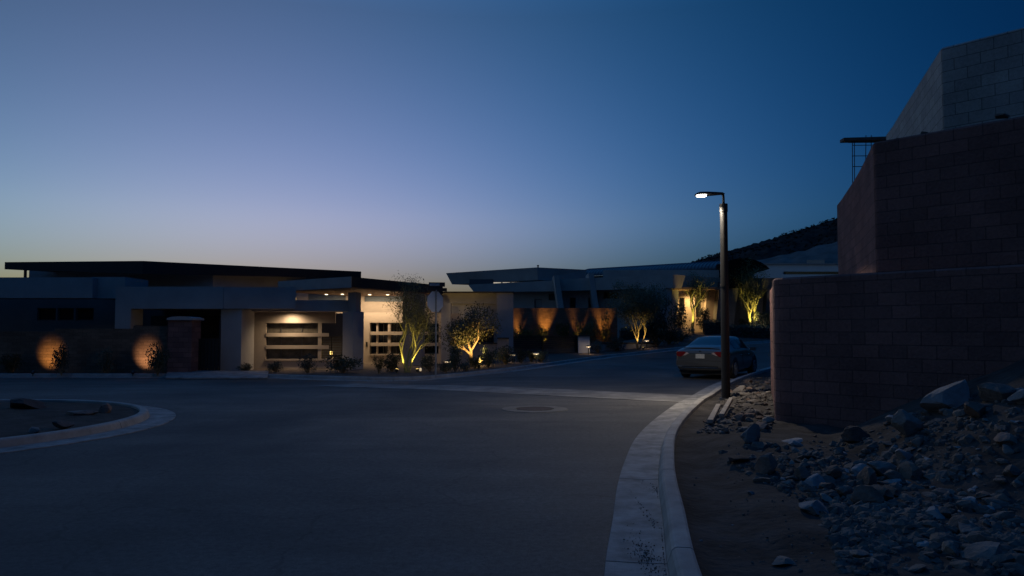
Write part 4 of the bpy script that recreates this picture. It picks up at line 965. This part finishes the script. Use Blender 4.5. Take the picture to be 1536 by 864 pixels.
# back wall of parapet storey under the metal roof, then the barrel roof
p2('upper_storey_wall', M_grey_stucco, lambda b: b.rect(Plane(905, 61.5, 1090, 57), 905, 1090, 405, 420, .4))
A0 = XY(873, 66.0); B0 = XY(1098, 57.8); dd = (B0 - A0).normalized(); bn = Vector((-dd.y, dd.x))
zr_ = zat(388.6, 58.5); mb = MB(); NS = 9; prof = []
for k in range(NS + 1):
    t_ = k / NS; a = t_ * math.pi * .5
    prof.append((-2.6 * math.cos(a), zr_ - .85 + .85 * math.sin(a)))
prof += [(-p, z) for p, z in reversed(prof[:-1])]
Lr = (B0 - A0).length; nseg = 46
for q_ in range(nseg + 1):
    c = A0 + dd * (Lr * q_ / nseg)
    for a, z in prof: mb.v.append(Vector((c.x + bn.x * (a + 2.3), c.y + bn.y * (a + 2.3), z)))
n = len(prof)
for q_ in range(nseg):
    for k in range(n - 1): mb.f.append((q_ * n + k, (q_ + 1) * n + k, (q_ + 1) * n + k + 1, q_ * n + k + 1))
rf = mb.build('metal_roof', M_seam, H2, fix=False)
mb = MB()
for q_ in range(nseg + 1):
    c = A0 + dd * (Lr * q_ / nseg); mb.tube([(c.x + bn.x * (a + 2.3), c.y + bn.y * (a + 2.3), z + .01) for a, z in prof[:NS + 2]], .035, 4)
mb.build('roof_seams', M_seam, rf)
mb = MB()
e0 = A0 + bn * -.34; e1 = B0 + bn * -.34
mb.prism([(e0.x, e0.y, prof[0][1] - .02), (e1.x, e1.y, prof[0][1] - .02), (e1.x, e1.y, prof[0][1] - .48), (e0.x, e0.y, prof[0][1] - .48)], (bn.x * .3, bn.y * .3, 0))
endp = [(B0.x + bn.x * (a + 2.3), B0.y + bn.y * (a + 2.3), z - .01) for a, z in prof] + [(B0.x + bn.x * 4.9, B0.y + bn.y * 4.9, prof[0][1] - .48), (B0.x - bn.x * .3, B0.y - bn.y * .3, prof[0][1] - .48)]
mb.prism(endp, (-dd.x * .4, -dd.y * .4, 0))
mb.build('roof_fascia', M_roof_dark, H2)
arc = [(1090, 432), (1090, 392.5), (1098, 389.6), (1108, 387.8), (1120, 387.2), (1132, 389.2), (1143, 393.4), (1151, 398.4), (1156, 403), (1150, 405.5), (1138, 408), (1128, 413), (1112, 432)]
p2('porch_roof', M_porch, lambda b: b.poly(FP(55.4), arc, 2.6))
# uplit boundary wall
bw = FP(50)
garden_wall(bw, [(766, 926, 462, 534)], 'boundary_wall', 'long red-brown boundary wall washed by amber uplights behind the dark gate', .3)
# vehicle gate + posts
vg = thing('vehicle_gate', (*XY(815, 43.2), .3), 'wide black slatted vehicle gate across the drive of the uphill house', 'gate')
vp = Plane(764, 40.5, 866, 43.6)
part('gate_frame', M_black, lambda b: (b.rect(vp, 763, 765, 503, 537, .08), b.rect(vp, 864.5, 866.5, 503, 535, .08), b.rect(vp, 765, 864.5, 503.5, 505, .06), b.rect(vp, 765, 864.5, 533.5, 535.5, .06), b.rect(vp, 814, 816, 505, 533.5, .06)), vg)
part('gate_slats', M_gate, lambda b: [b.rect(vp, 765, 864.5, 505.6 + 2.8 * k, 507.9 + 2.8 * k, .03, .07) for k in range(10)], vg)
gp2 = thing('gate_post', (*XY(876, 43), .3), 'pale grey square gate post at the right end of the black vehicle gate', 'post')
part('shaft', M_white, lambda b: b.rect(FP(43.2), 867.5, 884.5, 504.5, 540, .7), gp2); part('cap', M_roof_dark, lambda b: b.rect(FP(43.1), 866.5, 885.5, 502.8, 504.4, .9), gp2)
lw2 = thing('planter_wall', (*XY(930, 45.2), .5), 'long low dark-capped planter wall right of the pale gate post', 'wall')
part('wall', M_grey_stucco, lambda b: b.rect(Plane(885, 44.2, 1010, 48), 885.5, 985, 516, 535, .3), lw2); part('coping', M_roof_dark, lambda b: b.rect(Plane(885, 44.2, 1010, 48), 885, 985, 513.8, 515.8, .4, -.05), lw2)
# far white building on the hillside
WB = thing('white_building', (32, 84, 2), 'long white flat-roofed building on the hillside behind the metal roof', 'building')
wb = Plane(1128, 88, 1262, 80)
part('wall', M_white, lambda b: (b.rect(wb, 1125, 1300, 397, 407.3, 8), b.rect(wb, 1125, 1176, 407.3, 411.6, 8), b.rect(wb, 1125, 1300, 411.6, 520, 8)), WB)
part('ribbon_window', M_glass, lambda b: b.rect(wb, 1176, 1300, 407.4, 411.5, .1, .25), WB)
part('coping', M_fascia, lambda b: b.rect(wb, 1124, 1301, 395, 396.9, 8.2, -.15), WB); part('roof_box', M_stucco, lambda b: b.rect(Plane(1128, 92, 1262, 84), 1212, 1239, 390, 397, 2), WB)

# ------------------------------------------------------------------ hills
HL = [(900, 470), (980, 420), (1045, 391), (1090, 378), (1150, 361), (1200, 346), (1258, 328), (1340, 300), (1450, 262), (1600, 230)]
def hillpt(i, j):
    px = 900 + i * 4; Y = 420 - j * 9.5; t = j / 24
    top = zat(interp(HL, px), 420); k = ray(px, 498)[0]
    z = top * (1 - t) ** 1.15 - 2 * t
    n_ = noise.fractal((px * .02, Y * .02, 4), 1, 2, 5) * 5 * (1 - abs(2 * t - .6)) ; x = k * Y
    return (x, Y, z + (n_ if j else abs(n_) * .15) + (noise.noise((px * .21, j * 1.7, 0)) * 1.1))
struct(grid_mesh(176, 25, hillpt, 'hills', M_hill))
def slopept(i, j):
    px = 1120 + i * 5; Y = 320 - j * 8; t = j / 10; k = ray(px, 498)[0]
    top = zat(interp([(1120, 394), (1180, 382), (1258, 362), (1400, 330), (1600, 290)], px), 320)
    return (k * Y, Y, top * (1 - t * .75) + noise.noise((px * .05, j * .5, 2)) * 1.2)
struct(grid_mesh(90, 11, slopept, 'graded_hill_slope', M_hillpale))
# scrub on the ridge
rg = random.Random(2); mb = MB()
for _ in range(900):
    px = rg.uniform(1010, 1300); j = rg.random() ** 2 * 10; p = Vector(hillpt((px - 900) / 4, j)); r_ = rg.uniform(.3, .85)
    for __ in range(5):
        q = p + Vector((rg.gauss(0, .6), rg.gauss(0, .6), rg.uniform(.0, .8))) * r_; s_ = r_ * rg.uniform(.5, 1)
        a = Vector((rg.gauss(0, 1), rg.gauss(0, 1), rg.gauss(0, 1))).normalized(); b2 = a.orthogonal().normalized()
        mb.add([q - a * s_, q + b2 * s_ * .7, q + a * s_, q - b2 * s_ * .7], [(0, 1, 2, 3)])
o = mb.build('hill_scrub', M_scrub, fix=False); tag(o, 'desert scrub covering the dark hillside', 'scrub', kind='stuff')

# ------------------------------------------------------------------ plants
def leaf_quads(mb, p, n, rad, size, rg, flat=1.0, bias=None):
    for _ in range(n):
        d = Vector((rg.gauss(0, 1), rg.gauss(0, 1), rg.gauss(0, 1) * flat)); d = d.normalized() * rad * rg.random() ** .45
        q = p + d; a = Vector((rg.gauss(0, 1), rg.gauss(0, 1), rg.gauss(0, 1))).normalized(); b2 = a.orthogonal().normalized() * rg.choice((1, -1)); s_ = size * rg.uniform(.6, 1.3)
        if bias is not None: a = (a + bias).normalized(); b2 = a.orthogonal().normalized()
        mb.add([q, q + a * s_ * .5 + b2 * s_ * .28, q + a * s_, q + a * s_ * .5 - b2 * s_ * .28], [(0, 1, 2, 3)])
def grow(mb, p, d, ln, r, depth, rg, ends, kids=3, spread=.55, upw=.10, shrink=.72, sides=7):
    pts = [p.copy()]; q = p.copy(); dd = d.normalized(); st = 4
    for k in range(st):
        dd = (dd + Vector((rg.gauss(0, .13), rg.gauss(0, .13), rg.gauss(0, .08) + upw))).normalized(); q = q + dd * ln / st; pts.append(q.copy())
    r1 = r * (.62 if depth else .35)
    mb.tube(pts, [r + (r1 - r) * i / st for i in range(st + 1)], max(3, sides), cap=False)
    if depth == 0: ends.append((q, dd)); return
    if depth <= 2: ends.append((pts[2] * 1, dd))
    for k in range(kids):
        a = rg.uniform(0, 6.28) + k * 6.28 / kids; o1 = dd.orthogonal().normalized(); o2 = dd.cross(o1)
        nd = (dd + (o1 * math.cos(a) + o2 * math.sin(a)) * spread * rg.uniform(.6, 1.3)).normalized()
        st_p = pts[-1] if k < 2 else pts[rg.choice((2, 3))]
        grow(mb, st_p, nd, ln * shrink * rg.uniform(.75, 1.2), r1 * .92, depth - 1, rg, ends, kids, spread, upw, shrink, sides - 1)
def tree(base, label, name='tree', stems=3, lean=.35, ln=1.0, r=.07, depth=4, kids=3, spread=.5, leaf=(18, .28, .05), m_b=M_bark, m_l=M_leafA, seed=1, upw=.1, shrink=.74, squash=None, group=None):
    rg = random.Random(seed); base = Vector(base); root = thing(name, base, label, 'tree', group); mb = MB(); ends = []
    for k in range(stems):
        a = 6.28 * k / stems + rg.uniform(-.5, .5); d = Vector((math.cos(a) * lean, math.sin(a) * lean, 1))
        grow(mb, base + Vector((math.cos(a) * r * 1.2, math.sin(a) * r * 1.2, -.05)) if stems > 1 else base - Vector((0, 0, .05)), d, ln * rg.uniform(.85, 1.15), r, depth, rg, ends, kids, spread, upw, shrink)
    mb.build('trunk', m_b, root, smooth=True, fix=False)
    mb = MB(); n_, rad, size = leaf
    for p, d in ends: leaf_quads(mb, p, n_, rad, size, rg)
    mb.build('crown', m_l, root, fix=False); return root
def yard(px, Y, dz=0): q = XY(px, Y); return Vector((q.x, q.y, landz(px, Y) + dz))
def uplight(pos, to, power, col, label, cone=70, m=M_yel, size=.07, lens=True, grp='garden uplights', soft=.7):
    u = thing('garden_uplight', pos, label, 'garden light', grp); p = Vector(pos); t_ = (Vector(to) - p).normalized()
    mb = MB(); mb.tube([p - Vector((0, 0, .05)), p + Vector((0, 0, .06))], .015, 6); mb.build('stake', M_black, u)
    h = p + Vector((0, 0, .08)); mb = MB(); mb.tube([h - t_ * .04, h + t_ * .07], [size * .7, size], 10); mb.build('housing', M_black, u)
    if lens: mb = MB(); mb.tube([h + t_ * .072, h + t_ * .078], [size * .85, size * .85], 10); mb.build('lens', m, u)
    lamp('SPOT', h + t_ * .10, power, col, to, cone, soft, .05, 'uplight_lamp', u); return u

# palo verde by the stop sign
b1 = yard(611, 29.6); tree(b1, 'multi-stemmed feathery tree lit yellow from below in front of the entry', 'palo_verde_tree', 3, .34, 1.24, .055, 4, 3, .58, (26, .32, .055), M_bark, M_leafA, 7, .13, .74)
uplight(b1 + Vector((-.35, -.45, 0)), b1 + Vector((.1, .1, 2.0)), 12, YEL, 'small amber uplight at the foot of the multi-stemmed tree by the entry', 80)
uplight(b1 + Vector((.45, -.25, 0)), b1 + Vector((.0, .1, 2.4)), 10, YEL, 'second amber uplight on the stop-sign side of the multi-stemmed tree', 80)
# round dense tree
b2_ = yard(707, 32.2); tree(b2_, 'dense round-crowned tree with one short forked trunk before the low tan wall', 'citrus_tree', 1, .05, .75, .10, 4, 3, .78, (62, .40, .085), M_bark2, M_leafB, 5, .05, .74)
uplight(b2_ + Vector((.38, -1.15, 0)), b2_ + Vector((0, .1, 2.0)), 55, (1, .66, .22), 'small amber uplight below the dense round-crowned tree', 88)
q = yard(721, 33.0); gl_ = thing('garden_lantern', q, 'squat glowing amber lantern between the round tree and the low tan wall', 'garden light'); mb = MB(); mb.lathe(q, [(.05, -.05), (.05, .12)], 8); mb.build('stem', M_black, gl_); mb = MB(); mb.lathe(q + Vector((0, 0, .12)), [(.06, 0), (.11, .05), (.11, .14), (.06, .19)], 10); mb.build('globe', M_yel, gl_); lamp('POINT', q + Vector((0, -.2, .25)), 1.2, AMB, r=.05, parent=gl_, name='lantern_lamp')
# tree before the uplit wall's right end
b3 = yard(957, 45.4); tree(b3, 'wide dark olive-green tree with pale lit branches right of the gate post', 'desert_tree', 3, .55, 1.36, .05, 4, 3, .54, (46, .44, .09), M_bark2, M_leafA, 12, .09, .74)
uplight(b3 + Vector((.2, -.7, 0)), b3 + Vector((-.1, .1, 2)), 22, YEL, 'amber uplight at the foot of the wide dark tree right of the gate post', 75)
b4 = yard(1039, 55.0); tree(b4, 'small amber-lit tree in front of the lit entry wall of the uphill house', 'courtyard_tree', 1, .01, 1.75, .13, 4, 4, .68, (11, .42, .09), M_bark, M_leafD, 21, .10, .66)
uplight(b4 + Vector((-.35, -.6, 0)), b4 + Vector((0, .1, 3)), 60, YEL, 'bright amber uplight at the foot of the small courtyard tree', 60, size=.12)
b5 = yard(1129, 55.4); tree(b5, 'tall feathery tree with twin lit trunks right of the lamp post', 'palo_verde_tree', 2, .14, 1.75, .12, 4, 3, .58, (30, .46, .09), M_bark, M_leafD, 31, .13, .74)
uplight(b5 + Vector((-.25, -.7, 0)), b5 + Vector((.05, .1, 3)), 70, YEL, 'amber uplight at the foot of the tall twin-trunk tree', 60, lens=False)
q = yard(1141, 54.6); gl_ = thing('garden_spotlight', q, 'small bright white spotlight on the ground right of the twin-trunk tree', 'garden light'); mb = MB(); mb.lathe(q, [(.04, -.05), (.04, .10)], 8); mb.build('stem', M_black, gl_); mb = MB(); mb.lathe(q + Vector((0, 0, .1)), [(.05, 0), (.10, .06), (.10, .14), (.03, .2)], 10); mb.build('lens', M_led, gl_)
q = yard(631, 29.2); gl_ = thing('garden_spotlight', q, 'small white ground spotlight left of the stop sign post', 'garden light'); mb = MB(); mb.lathe(q, [(.02, -.05), (.02, .06)], 8); mb.build('stem', M_black, gl_); mb = MB(); mb.lathe(q + Vector((0, 0, .06)), [(.02, 0), (.045, .03), (.045, .10), (.02, .13)], 10); mb.build('lens', M_cap, gl_)

q = yard(497, 35.3); gl_ = thing('garden_lantern', q, 'tiny amber lantern glowing behind the slatted entry gate', 'garden light'); mb = MB(); mb.lathe(q, [(.04, -.05), (.04, .55)], 8); mb.build('stem', M_black, gl_); mb = MB(); mb.lathe(q + Vector((0, 0, .55)), [(.05, 0), (.07, .04), (.07, .10), (.04, .14)], 10); mb.build('globe', M_yel, gl_); lamp('POINT', q + Vector((.1, .2, .75)), 2.2, AMB, r=.05, parent=gl_, name='lantern_lamp')
# shrubs: shared meshes
SH = []
for s_ in range(5):
    rg = random.Random(100 + s_); mb = MB(); st = MB()
    for k in range(16):
        a = rg.uniform(0, 6.28); le = rg.uniform(.1, .8); tip = Vector((math.cos(a) * le, math.sin(a) * le, rg.uniform(.55, 1.5) * (1.1 - .45 * le)))
        st.tube([Vector((0, 0, -.05)), tip * .5 + Vector((0, 0, .08)), tip], [.03, .02, .008], 4, cap=False)
        leaf_quads(mb, tip * .95, 42, .34, .14, rg); leaf_quads(mb, tip * .55, 16, .3, .13, rg)
    o1 = mb.build('shrub_leaves', M_leafC, local=True, fix=False); o2 = st.build('shrub_stems', M_bark2, local=True, fix=False)
    SH.append((o1.data, o2.data)); bpy.data.objects.remove(o1); bpy.data.objects.remove(o2)
def shrub(pos, w, h, label, idx=0, name='shrub', mleaf=None, cat='shrub', group='shrubs in the front yards'):
    r_ = thing(name, pos, label, cat, group, rz=idx * 1.3)
    for nm, me in zip(('leaves', 'stems'), SH[idx % 5]):
        if mleaf and nm == 'leaves':
            key = me.name + mleaf.name
            if key not in bpy.data.meshes: c2 = me.copy(); c2.name = key; c2.materials.clear(); c2.materials.append(mleaf)
            me = bpy.data.meshes[key]
        o = bpy.data.objects.new(nm, me); COL.objects.link(o); o.parent = r_; o.scale = (w, w, h)
    return r_
def yz(px, Y, z=None): q = XY(px, Y); return Vector((q.x, q.y, landz(px, Y) if z is None else z))
shr = [ # px, Y, w, h, label
 (94, 28.1, .36, .62, 'dark leafy shrub before the left amber-lit patch of garden wall'),
 (160, 28.8, .40, .50, 'dark low shrub in shade midway along the garden wall'),
 (238, 28.1, .42, .72, 'dark leafy shrub before the second amber-lit patch by the domed pillar'),
 (20, 28.8, .45, .45, 'dark low shrub at the far left end of the garden wall'),
 (370, 29.6, .35, .22, 'low shrub at the foot of the garage pier'),
 (415, 29.4, .42, .24, 'low rounded shrub under the left half of the barred entry window'),
 (462, 29.0, .42, .38, 'bushy shrub under the right half of the barred entry window'),
 (515, 29.2, .75, .42, 'broad bushy shrub at the left foot of the entry pillar'),
 (569, 28.8, .32, .42, 'upright dark shrub left of the multi-stemmed yellow-lit tree'),
 (589, 30.0, .50, .46, 'thin-leaved shrub under the right front window left of the tree'),
 (645, 29.8, .45, .42, 'shrub behind the stop sign post'),
 (683, 29.5, .35, .50, 'dark shrub between stop sign and round tree'),
 (669, 28.6, .32, .26, 'low shrub just right of the stop sign post'),
 (713, 30.6, .45, .30, 'low dark shrub at the foot of the round-crowned tree'),
 (733, 31.2, .48, .50, 'shrub before the right end of the low tan wall'),
 (700, 28.9, .30, .22, 'small shrub near the kerb below the round-crowned tree'),
 (759, 33.2, .60, .42, 'rounded dark shrub in front of the tan gate post'),
 (782, 33.9, .32, .42, 'dark upright shrub at the left end of the vehicle gate'),
 (797, 35.2, .42, .34, 'shrub lit by the path light before the vehicle gate'),
 (812, 35.6, .42, .36, 'dark shrub right of the path light before the vehicle gate'),
 (897, 43.6, .60, .40, 'low shrub before the planter wall next to the pale gate post'),
 (925, 44.6, .70, .42, 'spreading shrub before the middle of the planter wall'),
 (985, 46.8, .85, .60, 'dark shrub right of the wide dark tree'),
 (1003, 47.6, .90, .62, 'dark shrub left of the car roof on the uphill bank'),
 (1022, 49.5, .90, .60, 'dark shrub on the bank directly behind the car roof'),
 (1020, 54.2, .9, 1.3, 'spiky amber-tinged shrub left of the small courtyard tree'),
 (1057, 55.0, .7, .9, 'dark shrub right of the small courtyard tree'),
 (1118, 54.2, .8, .7, 'dark shrub left of the twin-trunk tree'),
 (1147, 54.9, .9, 1.0, 'dark shrub at the right edge beside the block wall'),
 (985, 53.2, 1.1, 2.0, 'tall dark shrub against the slanted entry column'),
]
for i, (px, Y, w, h, lab) in enumerate(shr): shrub(yz(px, Y), w * 1.08, h * 1.22, lab, i)
# wall vines in the uplights
for i, (px, w, h, lab) in enumerate(((812, .55, 1.0, 'leafy vine climbing the boundary wall in the first uplight beam'), (845, .75, 1.1, 'dark vine mass on the boundary wall between two uplit patches'), (871, .6, 1.0, 'leafy vine in the uplight just behind the pale gate post'), (890, .7, 1.2, 'dark vine mass right of the pale gate post'), (909, .5, 1.35, 'bright yellow-lit vine at the right end of the boundary wall'), (785, .75, .9, 'dark vine mass at the left end of the boundary wall'))):
    q = XY(px, 49.45); shrub(Vector((q.x, q.y, .75)), w, h, lab, i + 2, 'wall_vine', M_leafD, 'vine', 'vines on the boundary wall')
for px, pw, lab in ((777, 40, 'amber uplight hidden at the left end of the boundary wall'), (817, 105, 'amber uplight washing the first bright patch of the boundary wall'), (868, 75, 'amber uplight behind the pale gate post'), (907, 90, 'amber uplight washing the right end of the boundary wall')):
    q = XY(px, 49.58); z0 = .95; uplight((q.x, q.y, z0 - .35), (q.x, q.y + .36, z0 + 2.3), pw, (1, .46, .09), lab, 46, lens=False, soft=1)
# uplights on the left garden wall
for px, pw, lab in ((78, 15, 'amber uplight at the foot of the garden wall far left'), (222, 17, 'amber uplight at the foot of the garden wall beside the domed pillar')):
    q = XY(px, 29.3); q.y = 28.2; uplight((q.x, q.y, -.04), (q.x, q.y + 1.1, .62), pw, (1, .50, .13) if px < 100 else (1, .56, .28), lab, 58, lens=False, soft=1)
# path lights
def path_light(px, Y, label, h=.42, pw=.8):
    q = yz(px, Y); u = thing('path_light', q, label, 'path light', 'path lights along the front yards')
    mb = MB(); mb.tube([q - Vector((0, 0, .1)), q + Vector((0, 0, h - .08))], .022, 8); mb.build('stem', M_black, u)
    mb = MB(); mb.lathe(q + Vector((0, 0, h - .08)), [(.04, 0), (.13, .012), (.13, .06)], 14); mb.build('diffuser', M_cap, u)
    mb = MB(); mb.lathe(q + Vector((0, 0, h - .02)), [(.15, 0), (.15, .02), (.04, .06)], 14); mb.build('cap', M_black, u)
    lamp('POINT', q + Vector((0, 0, h - .13)), pw, WARM, r=.04, name='path_lamp', parent=u)
path_light(804, 35.0, 'short mushroom-cap path light glowing before the vehicle gate', .46, 1.0)
path_light(768.5, 34.2, 'path light half hidden by the rounded shrub at the tan gate post', .40, .4)
path_light(882.5, 42.5, 'path light standing in front of the pale gate post', .48, 1.0)
path_light(970, 45.6, 'path light right of the wide dark tree', .55, .8)
path_light(671.5, 31.8, 'faint path light in front of the tan side wall', .34, .3)
# clipped hedges by the uphill house
def hedge(px0, px1, Y, h, label, seed):
    rg = random.Random(seed); a = yz(px0, Y); b_ = yz(px1, Y + 1.0); mid = (a + b_) / 2; r_ = thing('hedge', mid, label, 'hedge'); mb = MB(); mc_ = MB()
    n = int((b_ - a).length * 420 * h)
    for _ in range(n):
        t = rg.random(); p = a.lerp(b_, t) + Vector((0, rg.uniform(-.45, .45), rg.uniform(.02, h) + .05 * noise.noise((t * 20, 0, seed)))); leaf_quads(mb, p, 2, .12, .13, rg)
    mb.build('leaves', M_leafC, r_, fix=False)
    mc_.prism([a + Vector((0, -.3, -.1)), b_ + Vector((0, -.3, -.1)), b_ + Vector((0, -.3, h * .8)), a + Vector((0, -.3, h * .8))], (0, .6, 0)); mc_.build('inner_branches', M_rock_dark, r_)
hedge(1056, 1090, 53.4, 1.0, 'clipped dark hedge behind the car roof left of the lamp post', 3)
hedge(1094, 1160, 51.8, .85, 'clipped dark hedge along the road right of the lamp post', 4)
hedge(930, 1000, 52.8, .9, 'dark clipped hedge behind the wide dark tree', 5)
